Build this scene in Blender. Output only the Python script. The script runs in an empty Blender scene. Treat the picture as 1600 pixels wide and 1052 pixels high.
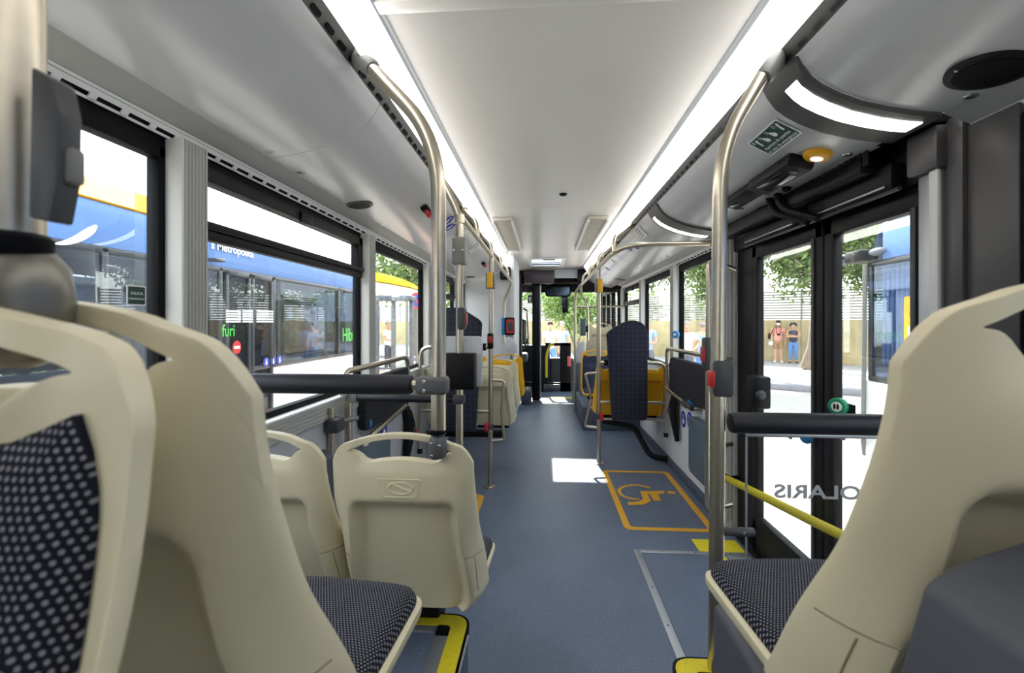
import bpy, bmesh, math, random
from mathutils import Vector as V, Matrix, Euler
random.seed(7)
SC = bpy.context.scene
C = SC.collection
PI = math.pi
R = math.radians

# ------------------------------------------------------------------ camera, sky, sun, exposure
CAMZ = 1.37
FPX = 711.0
YAW = math.atan(50 / FPX)
cd = bpy.data.cameras.new('camera')
cam = bpy.data.objects.new('camera', cd)
C.objects.link(cam)
cam.location = (0, 0, CAMZ)
cam.rotation_euler = (R(90), 0, YAW)
cd.sensor_width = 36
cd.lens = FPX / 1600 * 36
cd.shift_y = -21 / 1600
cd.clip_start = 0.02
cd.clip_end = 300
cd.dof.use_dof = True
cd.dof.focus_distance = 2.2
cd.dof.aperture_fstop = 5.6
SC.camera = cam

w = bpy.data.worlds.new('sky')
SC.world = w
w.use_nodes = True
nt = w.node_tree
bg = nt.nodes['Background']
tc = nt.nodes.new('ShaderNodeTexCoord')
sep = nt.nodes.new('ShaderNodeSeparateXYZ')
rmp = nt.nodes.new('ShaderNodeValToRGB')
nt.links.new(tc.outputs['Generated'], sep.inputs[0])
nt.links.new(sep.outputs['Z'], rmp.inputs[0])
nt.links.new(rmp.outputs[0], bg.inputs[0])
rmp.color_ramp.elements[0].position = 0.0
rmp.color_ramp.elements[0].color = (1.0, 0.99, 0.97, 1)
rmp.color_ramp.elements[1].position = 0.9
rmp.color_ramp.elements[1].color = (0.78, 0.88, 1.0, 1)
bg.inputs[1].default_value = 5.0

sl = bpy.data.lights.new('sun', 'SUN')
sun = bpy.data.objects.new('sun', sl)
C.objects.link(sun)
sl.energy = 20
sl.angle = R(0.6)
sl.color = (1.0, 0.95, 0.87)
SUNDIR = V((0.27, -2.80, -2.32)).normalized()
sun.rotation_euler = SUNDIR.to_track_quat('-Z', 'Y').to_euler()
sun.location = (-3, 20, 18)

SC.view_settings.view_transform = 'Standard'
SC.view_settings.look = 'None'
SC.view_settings.gamma = 1
SC.view_settings.use_curve_mapping = False
SC.view_settings.exposure = 0.0
SC.cycles.use_denoising = True
SC.cycles.transparent_max_bounces = 24
STRIP_EMIT = 5.5

# ------------------------------------------------------------------ helpers
RX = V((math.cos(YAW), math.sin(YAW), 0))
FW = V((-math.sin(YAW), math.cos(YAW), 0))

def at(px, py, x=None, y=None, z=None):
    """the place in the bus that a measured picture point stands for, on a known plane"""
    d = FW + RX * ((px - 800) / FPX) + V((0, 0, -(py - 505) / FPX))
    if x is not None: t = x / d.x
    elif y is not None: t = y / d.y
    else: t = (z - CAMZ) / d.z
    return V((0, 0, CAMZ)) + d * t

class MB:
    def __init__(s): s.v = []; s.f = []; s.uv = None
    def add(s, vs, fs):
        o = len(s.v); s.v += [tuple(p) for p in vs]; s.f += [tuple(i + o for i in f) for f in fs]; return s
    def bm(s, b):
        b.verts.ensure_lookup_table()
        for i, q in enumerate(b.verts): q.index = i
        s.add([q.co.copy() for q in b.verts], [[q.index for q in f.verts] for f in b.faces]); b.free(); return s
    def box(s, a, b, bev=0.0, seg=2, m=None):
        a = V(a); b = V(b)
        lo = V((min(a.x, b.x), min(a.y, b.y), min(a.z, b.z))); hi = V((max(a.x, b.x), max(a.y, b.y), max(a.z, b.z)))
        B = bmesh.new(); bmesh.ops.create_cube(B, size=1)
        for q in B.verts: q.co = V([(lo[i] + hi[i]) / 2 + q.co[i] * (hi[i] - lo[i]) for i in range(3)])
        if bev > 0:
            bev = min(bev, 0.48 * min(hi[i] - lo[i] for i in range(3)))
            bmesh.ops.bevel(B, geom=B.edges[:], offset=bev, segments=seg, affect='EDGES', profile=0.5)
        if m is not None: bmesh.ops.transform(B, matrix=m, verts=B.verts)
        return s.bm(B)
    def tube(s, pts, r, n=12, caps=True, closed=False):
        pts = [V(p) for p in pts]; k = len(pts)
        rs = r if isinstance(r, (list, tuple)) else [r] * k
        tang = []
        for i in range(k):
            if closed: t = pts[(i + 1) % k] - pts[i - 1]
            elif i == 0: t = pts[1] - pts[0]
            elif i == k - 1: t = pts[-1] - pts[-2]
            else: t = (pts[i + 1] - pts[i]).normalized() + (pts[i] - pts[i - 1]).normalized()
            tang.append(t.normalized())
        up = V((0, 0, 1)) if abs(tang[0].z) < 0.9 else V((1, 0, 0))
        nrm = (up - tang[0] * up.dot(tang[0])).normalized()
        vs = []; fs = []
        for i in range(k):
            nrm = (nrm - tang[i] * nrm.dot(tang[i])).normalized()
            bi = tang[i].cross(nrm)
            for j in range(n):
                a = 2 * PI * j / n
                vs.append(pts[i] + (nrm * math.cos(a) + bi * math.sin(a)) * rs[i])
        for i in range(k if closed else k - 1):
            i2 = (i + 1) % k
            for j in range(n):
                j2 = (j + 1) % n
                fs.append((i * n + j, i * n + j2, i2 * n + j2, i2 * n + j))
        if caps and not closed:
            fs.append(tuple(range(n))[::-1]); fs.append(tuple((k - 1) * n + j for j in range(n)))
        return s.add(vs, fs)
    def cyl(s, a, b, r, n=16, r2=None): return s.tube([a, b], [r, r if r2 is None else r2], n)
    def lathe(s, prof, c, axis=(0, 0, 1), n=20):
        """prof: (radius, height) pairs along axis from c"""
        ax = V(axis).normalized(); c = V(c)
        up = V((0, 0, 1)) if abs(ax.z) < 0.9 else V((1, 0, 0))
        e1 = (up - ax * up.dot(ax)).normalized(); e2 = ax.cross(e1)
        vs = []; fs = []
        for (r, h) in prof:
            for j in range(n):
                a = 2 * PI * j / n
                vs.append(c + ax * h + (e1 * math.cos(a) + e2 * math.sin(a)) * max(r, 1e-4))
        for i in range(len(prof) - 1):
            for j in range(n):
                j2 = (j + 1) % n
                fs.append((i * n + j, i * n + j2, (i + 1) * n + j2, (i + 1) * n + j))
        fs.append(tuple(range(n))[::-1]); fs.append(tuple((len(prof) - 1) * n + j for j in range(n)))
        return s.add(vs, fs)
    def sphere(s, c, r, n=12, sc=(1, 1, 1)):
        c = V(c); prof = []
        B = bmesh.new(); bmesh.ops.create_uvsphere(B, u_segments=n, v_segments=max(6, n * 2 // 3), radius=1)
        for q in B.verts: q.co = c + V((q.co.x * r * sc[0], q.co.y * r * sc[1], q.co.z * r * sc[2]))
        return s.bm(B)
    def prism(s, poly, M, th, bev=0.0):
        """flat polygon (local xy) extruded by th along local z, placed with matrix M"""
        B = bmesh.new()
        vs = [B.verts.new((p[0], p[1], 0)) for p in poly]
        f = B.faces.new(vs)
        r = bmesh.ops.extrude_face_region(B, geom=[f])
        for q in r['geom']:
            if isinstance(q, bmesh.types.BMVert): q.co.z += th
        bmesh.ops.recalc_face_normals(B, faces=B.faces)
        if bev > 0:
            bmesh.ops.bevel(B, geom=B.edges[:], offset=bev, segments=2, affect='EDGES', profile=0.5)
        bmesh.ops.transform(B, matrix=M, verts=B.verts)
        return s.bm(B)
    def sheet(s, prof, y0, y1, th=0.008, ny=1):
        """cross-section polyline (x,z) swept along y and thickened upward/outward"""
        n = len(prof); vs = []; fs = []
        for k in range(ny + 1):
            y = y0 + (y1 - y0) * k / ny
            for (x, z) in prof: vs.append((x, y, z))
            for i, (x, z) in enumerate(prof):
                a = V(prof[max(i - 1, 0)]); b = V(prof[min(i + 1, n - 1)])
                t = (b - a).normalized(); nn = V((-t.y, t.x))
                if nn.y < 0: nn = -nn
                vs.append((x + nn.x * th, y, z + nn.y * th))
        m = 2 * n
        for k in range(ny):
            for i in range(n - 1):
                fs.append((k * m + i, k * m + i + 1, (k + 1) * m + i + 1, (k + 1) * m + i))
                fs.append((k * m + n + i, (k + 1) * m + n + i, (k + 1) * m + n + i + 1, k * m + n + i + 1))
            fs.append((k * m, (k + 1) * m, (k + 1) * m + n, k * m + n))
            fs.append((k * m + n - 1, k * m + 2 * n - 1, (k + 1) * m + 2 * n - 1, (k + 1) * m + n - 1))
        for k in (0, ny):
            for i in range(n - 1):
                fs.append((k * m + i, k * m + n + i, k * m + n + i + 1, k * m + i + 1))
        return s.add(vs, fs)
    def mesh(s, name, mat, ang=0.6):
        me = bpy.data.meshes.new(name)
        me.from_pydata(s.v, [], s.f)
        b = bmesh.new(); b.from_mesh(me); bmesh.ops.recalc_face_normals(b, faces=b.faces); b.to_mesh(me); b.free()
        if s.uv is not None:
            ul = me.uv_layers.new(name='UVMap')
            for l in me.loops: ul.data[l.index].uv = s.uv[l.vertex_index]
        if mat is not None: me.materials.append(mat)
        me.shade_smooth()
        me.set_sharp_from_angle(angle=ang)
        return me
    def build(s, name, mat, parent=None, ang=0.6, **kw):
        o = bpy.data.objects.new(name, s.mesh(name, mat, ang))
        C.objects.link(o)
        if parent is not None:
            o.parent = parent
            # geometry is given in world space: keep it there
            o.matrix_parent_inverse = world(parent).inverted()
        for k, val in kw.items(): o[k] = val
        return o

def world(o):
    m = Matrix.LocRotScale(o.location, o.rotation_euler, o.scale)
    return m if o.parent is None else world(o.parent) @ o.matrix_parent_inverse @ m

def empty(name, loc=(0, 0, 0), label=None, cat=None, group=None, kind=None, rz=0, parent=None):
    o = bpy.data.objects.new(name, None); C.objects.link(o)
    o.empty_display_size = 0.1
    o.location = loc; o.rotation_euler = (0, 0, rz)
    if parent is not None: o.parent = parent
    return tag(o, label, cat, group, kind)

def tag(o, label=None, cat=None, group=None, kind=None):
    if label: o['label'] = label
    if cat: o['category'] = cat
    if group: o['group'] = group
    if kind: o['kind'] = kind
    return o

def struct(o): o['kind'] = 'structure'; return o

def copy_tree(o, parent=None):
    c = o.copy(); C.objects.link(c)
    if parent is not None: c.parent = parent
    for ch in list(o.children):
        if not ch.name.startswith('pedestal'): copy_tree(ch, c)
    return c

def fillet(pts, rad, n=6):
    pts = [V(p) for p in pts]; out = [pts[0]]
    for i in range(1, len(pts) - 1):
        a, b, c = pts[i - 1], pts[i], pts[i + 1]
        r = min(rad, (a - b).length * 0.48, (c - b).length * 0.48)
        p = b + (a - b).normalized() * r; q = b + (c - b).normalized() * r
        for k in range(n + 1):
            t = k / n
            out.append(p * (1 - t) ** 2 + b * 2 * t * (1 - t) + q * t * t)
    out.append(pts[-1]); return out

def frame(o, xa, ya):
    xa = V(xa).normalized(); ya = V(ya); ya = (ya - xa * ya.dot(xa)).normalized(); za = xa.cross(ya)
    M = Matrix((xa, ya, za)).transposed().to_4x4(); M.translation = V(o); return M

def text(name, body, size, M, mat, parent, th=0.0006, sx=1.0, bold=0.0, align='LEFT'):
    cu = bpy.data.curves.new(name, 'FONT'); cu.body = body; cu.size = size; cu.extrude = th / 2; cu.resolution_u = 3
    cu.offset = bold; cu.align_x = align
    t = bpy.data.objects.new(name + '_tmp', cu); C.objects.link(t)
    me = bpy.data.meshes.new_from_object(t.evaluated_get(bpy.context.evaluated_depsgraph_get()))
    bpy.data.objects.remove(t); bpy.data.curves.remove(cu)
    me.name = name
    me.transform(M @ Matrix.Diagonal((sx, 1, 1, 1)))
    me.materials.clear(); me.materials.append(mat)
    o = bpy.data.objects.new(name, me); C.objects.link(o)
    if parent is not None:
        o.parent = parent; o.matrix_parent_inverse = world(parent).inverted()
    return o

def rrect(x0, y0, x1, y1, r, n=4):
    out = []
    for (cx, cy, a0) in ((x1 - r, y1 - r, 0), (x0 + r, y1 - r, 90), (x0 + r, y0 + r, 180), (x1 - r, y0 + r, 270)):
        for k in range(n + 1):
            a = R(a0 + 90 * k / n); out.append((cx + r * math.cos(a), cy + r * math.sin(a)))
    return out

def ell(cx, cy, rx, ry, n=24): return [(cx + rx * math.cos(2 * PI * k / n), cy + ry * math.sin(2 * PI * k / n)) for k in range(n)]

# ------------------------------------------------------------------ materials
def lin(c):
    return tuple((x / 255 / 12.92) if x / 255 < 0.04045 else ((x / 255 + 0.055) / 1.055) ** 2.4 for x in c) + (1,)

def mat(name, rgb, rough=0.5, metal=0.0, spec=0.5, noise=0.0, nscale=40, bump=0.0, bscale=300, emit=0, coat=0.0):
    m = bpy.data.materials.new(name); m.use_nodes = True
    n = m.node_tree; b = n.nodes['Principled BSDF']
    c = lin(rgb)
    b.inputs['Base Color'].default_value = c
    b.inputs['Roughness'].default_value = rough; b.inputs['Metallic'].default_value = metal
    b.inputs['Specular IOR Level'].default_value = spec
    b.inputs['Coat Weight'].default_value = coat
    if emit:
        b.inputs['Emission Color'].default_value = c; b.inputs['Emission Strength'].default_value = emit
    t = n.nodes.new('ShaderNodeTexCoord')
    if noise:
        x = n.nodes.new('ShaderNodeTexNoise'); x.inputs['Scale'].default_value = nscale; x.inputs['Detail'].default_value = 4
        n.links.new(t.outputs['Object'], x.inputs['Vector'])
        r = n.nodes.new('ShaderNodeValToRGB')
        r.color_ramp.elements[0].position = 0.3; r.color_ramp.elements[1].position = 0.7
        r.color_ramp.elements[0].color = tuple(k * (1 - noise) for k in c[:3]) + (1,)
        r.color_ramp.elements[1].color = tuple(min(1, k * (1 + noise)) for k in c[:3]) + (1,)
        n.links.new(x.outputs['Fac'], r.inputs[0]); n.links.new(r.outputs[0], b.inputs['Base Color'])
    if bump:
        x = n.nodes.new('ShaderNodeTexNoise'); x.inputs['Scale'].default_value = bscale
        n.links.new(t.outputs['Object'], x.inputs['Vector'])
        k = n.nodes.new('ShaderNodeBump'); k.inputs['Strength'].default_value = bump; k.inputs['Distance'].default_value = 0.002
        n.links.new(x.outputs['Fac'], k.inputs['Height']); n.links.new(k.outputs[0], b.inputs['Normal'])
    return m

def nd(n, t, **kw):
    x = n.nodes.new(t)
    for k, val in kw.items(): setattr(x, k, val)
    return x

def math_n(n, op, a, b=None):
    x = nd(n, 'ShaderNodeMath', operation=op)
    for i, q in enumerate((a, b)):
        if q is None: continue
        if isinstance(q, (int, float)): x.inputs[i].default_value = q
        else: n.links.new(q, x.inputs[i])
    return x.outputs[0]

def fabric(name, base, dot, pitch=0.0062, rad=0.27, aspect=1.0):
    m = bpy.data.materials.new(name); m.use_nodes = True
    n = m.node_tree; b = n.nodes['Principled BSDF']; b.inputs['Roughness'].default_value = 0.92
    b.inputs['Specular IOR Level'].default_value = 0.15
    u = nd(n, 'ShaderNodeUVMap'); s = nd(n, 'ShaderNodeSeparateXYZ'); n.links.new(u.outputs[0], s.inputs[0])
    X = math_n(n, 'DIVIDE', s.outputs['X'], pitch); Y = math_n(n, 'DIVIDE', s.outputs['Y'], pitch * aspect)
    row = math_n(n, 'FLOOR', Y)
    X = math_n(n, 'ADD', X, math_n(n, 'MULTIPLY', math_n(n, 'MODULO', row, 2), 0.5))
    dx = math_n(n, 'SUBTRACT', math_n(n, 'FRACT', X), 0.5); dy = math_n(n, 'SUBTRACT', math_n(n, 'FRACT', Y), 0.5)
    d = math_n(n, 'SQRT', math_n(n, 'ADD', math_n(n, 'MULTIPLY', dx, dx), math_n(n, 'MULTIPLY', math_n(n, 'MULTIPLY', dy, 0.85), math_n(n, 'MULTIPLY', dy, 0.85))))
    f = math_n(n, 'LESS_THAN', d, rad)
    mx = nd(n, 'ShaderNodeMix', data_type='RGBA'); n.links.new(f, mx.inputs[0])
    mx.inputs[6].default_value = lin(base); mx.inputs[7].default_value = lin(dot)
    n.links.new(mx.outputs[2], b.inputs['Base Color'])
    k = nd(n, 'ShaderNodeBump'); k.inputs['Strength'].default_value = 0.35; k.inputs['Distance'].default_value = 0.001
    n.links.new(f, k.inputs['Height']); n.links.new(k.outputs[0], b.inputs['Normal'])
    return m

def plaid(name, a, c, pitch=0.05):
    m = bpy.data.materials.new(name); m.use_nodes = True
    n = m.node_tree; b = n.nodes['Principled BSDF']; b.inputs['Roughness'].default_value = 0.9; b.inputs['Specular IOR Level'].default_value = 0.2
    t = nd(n, 'ShaderNodeTexCoord'); s = nd(n, 'ShaderNodeSeparateXYZ'); n.links.new(t.outputs['Object'], s.inputs[0])
    fx = math_n(n, 'LESS_THAN', math_n(n, 'FRACT', math_n(n, 'DIVIDE', s.outputs['X'], pitch)), 0.5)
    fz = math_n(n, 'LESS_THAN', math_n(n, 'FRACT', math_n(n, 'DIVIDE', s.outputs['Z'], pitch)), 0.5)
    f = math_n(n, 'MULTIPLY', math_n(n, 'ADD', fx, fz), 0.5)
    mx = nd(n, 'ShaderNodeMix', data_type='RGBA'); n.links.new(f, mx.inputs[0])
    mx.inputs[6].default_value = lin(a); mx.inputs[7].default_value = lin(c)
    n.links.new(mx.outputs[2], b.inputs['Base Color']); return m

def glass(name, tint=(0.96, 0.98, 0.97), refl=0.5, dirt=0.0, rgh=0.0):
    m = bpy.data.materials.new(name); m.use_nodes = True
    n = m.node_tree; n.nodes.remove(n.nodes['Principled BSDF']); out = n.nodes['Material Output']
    tr = nd(n, 'ShaderNodeBsdfTransparent'); tr.inputs[0].default_value = tint + (1,)
    gl = nd(n, 'ShaderNodeBsdfGlossy'); gl.inputs['Roughness'].default_value = rgh
    fr = nd(n, 'ShaderNodeFresnel'); fr.inputs[0].default_value = 1.45
    f = math_n(n, 'MULTIPLY', fr.outputs[0], refl)
    mx = nd(n, 'ShaderNodeMixShader'); n.links.new(f, mx.inputs[0]); n.links.new(tr.outputs[0], mx.inputs[1]); n.links.new(gl.outputs[0], mx.inputs[2])
    last = mx
    if dirt:
        t = nd(n, 'ShaderNodeTexCoord')
        vo = nd(n, 'ShaderNodeTexVoronoi'); vo.inputs['Scale'].default_value = 55; n.links.new(t.outputs['Object'], vo.inputs['Vector'])
        ns = nd(n, 'ShaderNodeTexNoise'); ns.inputs['Scale'].default_value = 6; n.links.new(t.outputs['Object'], ns.inputs['Vector'])
        sp = math_n(n, 'MULTIPLY', math_n(n, 'LESS_THAN', vo.outputs['Distance'], 0.13), math_n(n, 'GREATER_THAN', ns.outputs[0], 0.52))
        fac = math_n(n, 'ADD', math_n(n, 'MULTIPLY', sp, 0.16), dirt)
        df = nd(n, 'ShaderNodeBsdfTranslucent'); df.inputs[0].default_value = (0.8, 0.82, 0.85, 1)
        m2 = nd(n, 'ShaderNodeMixShader'); n.links.new(fac, m2.inputs[0]); n.links.new(mx.outputs[0], m2.inputs[1]); n.links.new(df.outputs[0], m2.inputs[2])
        last = m2
    n.links.new(last.outputs[0], out.inputs[0]); return m

CREAM = mat('cream_plastic', (226, 216, 184), 0.42, noise=0.03, nscale=6, bump=0.08, bscale=900)
GROOVE = mat('groove_shadow_line', (150, 140, 112), 0.7)
IVORY = mat('ivory_plastic', (226, 221, 204), 0.42, noise=0.03, nscale=6, bump=0.08, bscale=900)
YSEAT = mat('yellow_seat_plastic', (232, 172, 10), 0.4)
FAB = fabric('dotted_fabric', (28, 32, 41), (140, 139, 146), 0.0051, 0.24)
FABN = fabric('navy_fabric', (34, 42, 62), (70, 80, 104), 0.012, 0.3)
PLAID = plaid('plaid_fabric', (58, 59, 70), (44, 46, 60), 0.045)
STEEL = mat('brushed_steel', (206, 197, 178), 0.34, 1.0, noise=0.05, nscale=60)
ALU = mat('aluminium', (188, 192, 198), 0.4, 0.75)
DGREY = mat('dark_grey_plastic', (64, 65, 69), 0.45, bump=0.06, bscale=600)
MGREY = mat('mid_grey_plastic', (120, 121, 118), 0.45)
BLACK = mat('black_plastic', (15, 15, 18), 0.5, spec=0.25)
BLKPAD = mat('black_foam_pad', (24, 26, 36), 0.5, bump=0.05, bscale=500)
RUBBER = mat('black_rubber', (10, 12, 17), 0.6, spec=0.15)
WALLG = mat('grey_wall_laminate', (176, 178, 182), 0.5, noise=0.02, nscale=8, bump=0.05, bscale=500)
WALLL = mat('light_grey_wall_laminate', (214, 216, 219), 0.5, noise=0.02, nscale=8, bump=0.04, bscale=500)
PANEL = mat('grey_ceiling_side_panel', (200, 200, 202), 0.24, noise=0.01, nscale=5, spec=0.9)
COVE = mat('grey_cove_strip', (176, 175, 172), 0.5)
CEIL = mat('white_ceiling_laminate', (226, 222, 217), 0.28, noise=0.01, nscale=5, spec=0.45)
WHITE = mat('white_painted_metal', (236, 237, 236), 0.4)
PILW = mat('white_pillar_profile', (230, 230, 226), 0.4)
RIB = mat('ribbed_grey_profile', (176, 176, 170), 0.45)
BAND = mat('dark_taupe_band', (78, 75, 74), 0.4)
DPERF = mat('dark_perforated_rail', (84, 83, 82), 0.45, 0.3)
SCREW = mat('screw_metal', (215, 215, 215), 0.25, 1.0)
YEL = mat('yellow_rail_paint', (196, 178, 20), 0.35)
YEDGE = mat('yellow_grit_strip', (214, 196, 30), 0.7, noise=0.12, nscale=160)
YTAPE = mat('amber_floor_marking', (214, 158, 36), 0.55, noise=0.05, nscale=30)
YBTN = mat('amber_plastic', (238, 176, 24), 0.4)
RED = mat('red_button_plastic', (196, 40, 42), 0.35)
BLUE = mat('blue_sticker', (40, 62, 165), 0.45)
BLUEL = mat('light_blue_plastic', (36, 130, 196), 0.4)
STWH = mat('white_print', (240, 240, 240), 0.5)
STGR = mat('grey_print', (128, 128, 132), 0.5)
GREEN = mat('green_sign_print', (10, 62, 50), 0.45)
GREENB = mat('green_button_plastic', (22, 138, 96), 0.4)
LGREY = mat('light_grey_panel', (196, 200, 205), 0.45)
SLATEB = mat('slate_blue_laminate', (86, 100, 112), 0.5)
PODG = mat('podest_grey_blue_vinyl', (72, 80, 98), 0.55, noise=0.06, nscale=200)
COVER = mat('dark_slate_cover', (74, 77, 86), 0.5, bump=0.04, bscale=500)
LAMP = mat('lit_diffuser', (255, 253, 250), 0.5, emit=STRIP_EMIT)
LAMP2 = mat('lit_door_lamp', (255, 253, 250), 0.5, emit=3.0)
GLOW = mat('lit_alarm_lens', (255, 240, 235), 0.5, emit=0.9)
GLASS = glass('window_glass', (0.95, 0.97, 0.96), 0.2)
GLASSD = glass('dusty_window_glass', (0.93, 0.95, 0.95), 0.2, dirt=0.008)
GLASSP = glass('partition_glass', (0.95, 0.96, 0.96), 0.5)
GLASST = glass('tinted_bus_glass', (0.50, 0.54, 0.60), 0.4)
GLASSF = glass('dark_bus_glass', (0.27, 0.30, 0.34), 0.5)
GLASSR = glass('pale_bus_glass', (0.74, 0.80, 0.90), 0.5)
HATCHG = glass('hatch_glass', (0.9, 0.95, 1.0), 0.3)
SCREEN = mat('dark_screen', (14, 20, 34), 0.12)
MIRROR = mat('mirror_glass', (62, 72, 88), 0.12, 1.0)
CLAMP = mat('clamp_grey_plastic', (92, 92, 95), 0.42, bump=0.06, bscale=600)

def floor_mat():
    m = bpy.data.materials.new('blue_grey_vinyl_floor'); m.use_nodes = True
    n = m.node_tree; b = n.nodes['Principled BSDF']; b.inputs['Roughness'].default_value = 0.42; b.inputs['Specular IOR Level'].default_value = 0.4
    t = nd(n, 'ShaderNodeTexCoord')
    vo = nd(n, 'ShaderNodeTexVoronoi'); vo.inputs['Scale'].default_value = 110; n.links.new(t.outputs['Object'], vo.inputs['Vector'])
    sp = math_n(n, 'LESS_THAN', vo.outputs['Distance'], 0.17)
    ns = nd(n, 'ShaderNodeTexNoise'); ns.inputs['Scale'].default_value = 3; ns.inputs['Detail'].default_value = 5; n.links.new(t.outputs['Object'], ns.inputs['Vector'])
    r = nd(n, 'ShaderNodeValToRGB'); n.links.new(ns.outputs[0], r.inputs[0])
    r.color_ramp.elements[0].position = 0.3; r.color_ramp.elements[0].color = lin((88, 98, 117))
    r.color_ramp.elements[1].position = 0.75; r.color_ramp.elements[1].color = lin((98, 109, 130))
    mx = nd(n, 'ShaderNodeMix', data_type='RGBA')
    n.links.new(math_n(n, 'MULTIPLY', sp, 0.45), mx.inputs[0]); n.links.new(r.outputs[0], mx.inputs[6]); mx.inputs[7].default_value = lin((190, 196, 206))
    n.links.new(mx.outputs[2], b.inputs['Base Color'])
    return m
FLOOR = floor_mat()

# ================================================================== SETTING: the bus shell
XC = 0.075           # bus centre line
XL, XR = -1.10, 1.25  # inner wall faces
ZC = 2.32            # ceiling
YB, YF = -1.7, 10.2   # rear wall, windscreen
Hh = lambda h: CAMZ + h
HX0, HX1, HY0, HY1 = -0.19, 0.27, 6.74, 7.48   # roof hatch opening

struct(MB().box((XL - .1, YB, -0.06), (XR + .1, 8.35, 0)).build('floor', FLOOR))
fl = struct(MB().box((XL - .1, 8.35, -0.20), (XR + .1, YF, -0.10)).build('floor', FLOOR)); fl.name = 'floor.001'

# ceiling: five laminate panels, each a piece, with 4 mm joints
ceil = struct(empty('ceiling', (XC, 2, ZC)))
ys = [YB, 1.36, 3.71, 6.14, 8.2]
ca, cb = XC - .574, XC + .574
for i in range(3):
    MB().box((ca, ys[i] + .002, ZC), (cb, ys[i + 1] - .002, ZC + .02), .002, 1).build('panel', CEIL, ceil)
p = MB()
p.box((ca, ys[3] + .002, ZC), (cb, HY0, ZC + .02)); p.box((ca, HY1, ZC), (cb, ys[4], ZC + .02))
p.box((ca, HY0, ZC), (HX0, HY1, ZC + .02)); p.box((HX1, HY0, ZC), (cb, HY1, ZC + .02))
p.build('panel', CEIL, ceil)
MB().box((ca, YB, ZC + .002), (cb, 6.1, ZC + .03)).build('joint_backing', DGREY, ceil)
# cross beam at the near end of the photo
MB().box((ca, 1.30, ZC - .012), (cb, 1.355, ZC + .001), .004).build('cross_strip', CEIL, ceil)

roof = struct(empty('roof', (XC, 4, 2.36)))
p = MB()
p.box((XL - .15, YB, 2.35), (XR + .15, HY0, 2.37)); p.box((XL - .15, HY1, 2.35), (XR + .15, YF + .1, 2.37))
p.box((XL - .15, HY0, 2.35), (HX0, HY1, 2.37)); p.box((HX1, HY0, 2.35), (XR + .15, HY1, 2.37))
p.build('roof_skin', WHITE, roof)
p = MB()
for sx in (XL - .15, XR + .13): p.box((sx, YB, 1.90), (sx + .02, YF + .1, 2.36))
p.build('cant_rail', WHITE, roof)

# roof hatch
hatch = empty('roof_hatch', ((HX0 + HX1) / 2, (HY0 + HY1) / 2, ZC), 'glazed roof hatch in the white ceiling at the front of the bus', 'hatch')
p = MB(); f = .05
p.box((HX0 - f, HY0 - f, ZC - .015), (HX1 + f, HY0, ZC + .05), .006); p.box((HX0 - f, HY1, ZC - .015), (HX1 + f, HY1 + f, ZC + .05), .006)
p.box((HX0 - f, HY0, ZC - .015), (HX0, HY1, ZC + .05), .006); p.box((HX1, HY0, ZC - .015), (HX1 + f, HY1, ZC + .05), .006)
p.build('hatch_frame', WHITE, hatch)
MB().box((HX0 - .01, HY0 - .01, ZC + .055), (HX1 + .01, HY1 + .01, ZC + .06)).build('pane', HATCHG, hatch)
MB().box((XC - .09, HY0 - .048, ZC - .03), (XC + .09, HY0 - .03, ZC - .014), .005).build('handle', MGREY, hatch)

# side ceiling panels: profile (distance from centre line, height over the camera)
PR = [(.664, .795), (.680, .762), (.705, .728), (.74, .700), (.785, .675), (.85, .648), (.93, .626), (1.0, .613), (1.075, .605)]
def prof(side, a0=0, a1=9): return [(XC + side * a, Hh(h)) for (a, h) in PR[a0:a1]]
def panel_point(side, a):
    for (a0, h0), (a1, h1) in zip(PR, PR[1:]):
        if a <= a1 or (a1, h1) == PR[-1]:
            t = (a - a0) / (a1 - a0); return V((XC + side * a, 0, Hh(h0 + (h1 - h0) * t)))
def panel_at(side, px, py):
    """where the sight line of a measured point meets the side panel"""
    best = None
    for k in range(600):
        a = .664 + (1.075 - .664) * k / 599
        q = panel_point(side, a); w_ = at(px, py, x=q.x)
        e = abs(w_.z - q.z)
        if best is None or e < best[0]: best = (e, V((q.x, w_.y, q.z)), a)
    return best[1], best[2]
def panel_frame(side, a, y, along=-1):
    """matrix: local x along the bus, local y up the profile to the centre, local z into the room"""
    q = panel_point(side, a); b = panel_point(side, max(a - .02, .665)); c = panel_point(side, min(a + .02, 1.075))
    return frame((q.x, y, q.z), (0, along, 0), b - c)

wl = struct(empty('ceiling_side_left', (XC - .85, 3, Hh(.65))))
for (y0, y1) in ((YB, 1.60), (1.605, 3.45), (3.455, 6.28)):
    MB().sheet(prof(-1), y0, y1).build('panel', PANEL, wl, ang=1.2)
wr = struct(empty('ceiling_side_right', (XC + .85, 3, Hh(.65))))
for (y0, y1, a1) in ((YB, 1.39, 9), (1.59, 3.04, 9), (3.29, 5.0, 9), (5.005, 7.9, 9)):
    pf = prof(1, 0, a1)
    MB().sheet(pf, y0, y1).build('panel', PANEL, wr, ang=1.2)
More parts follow.
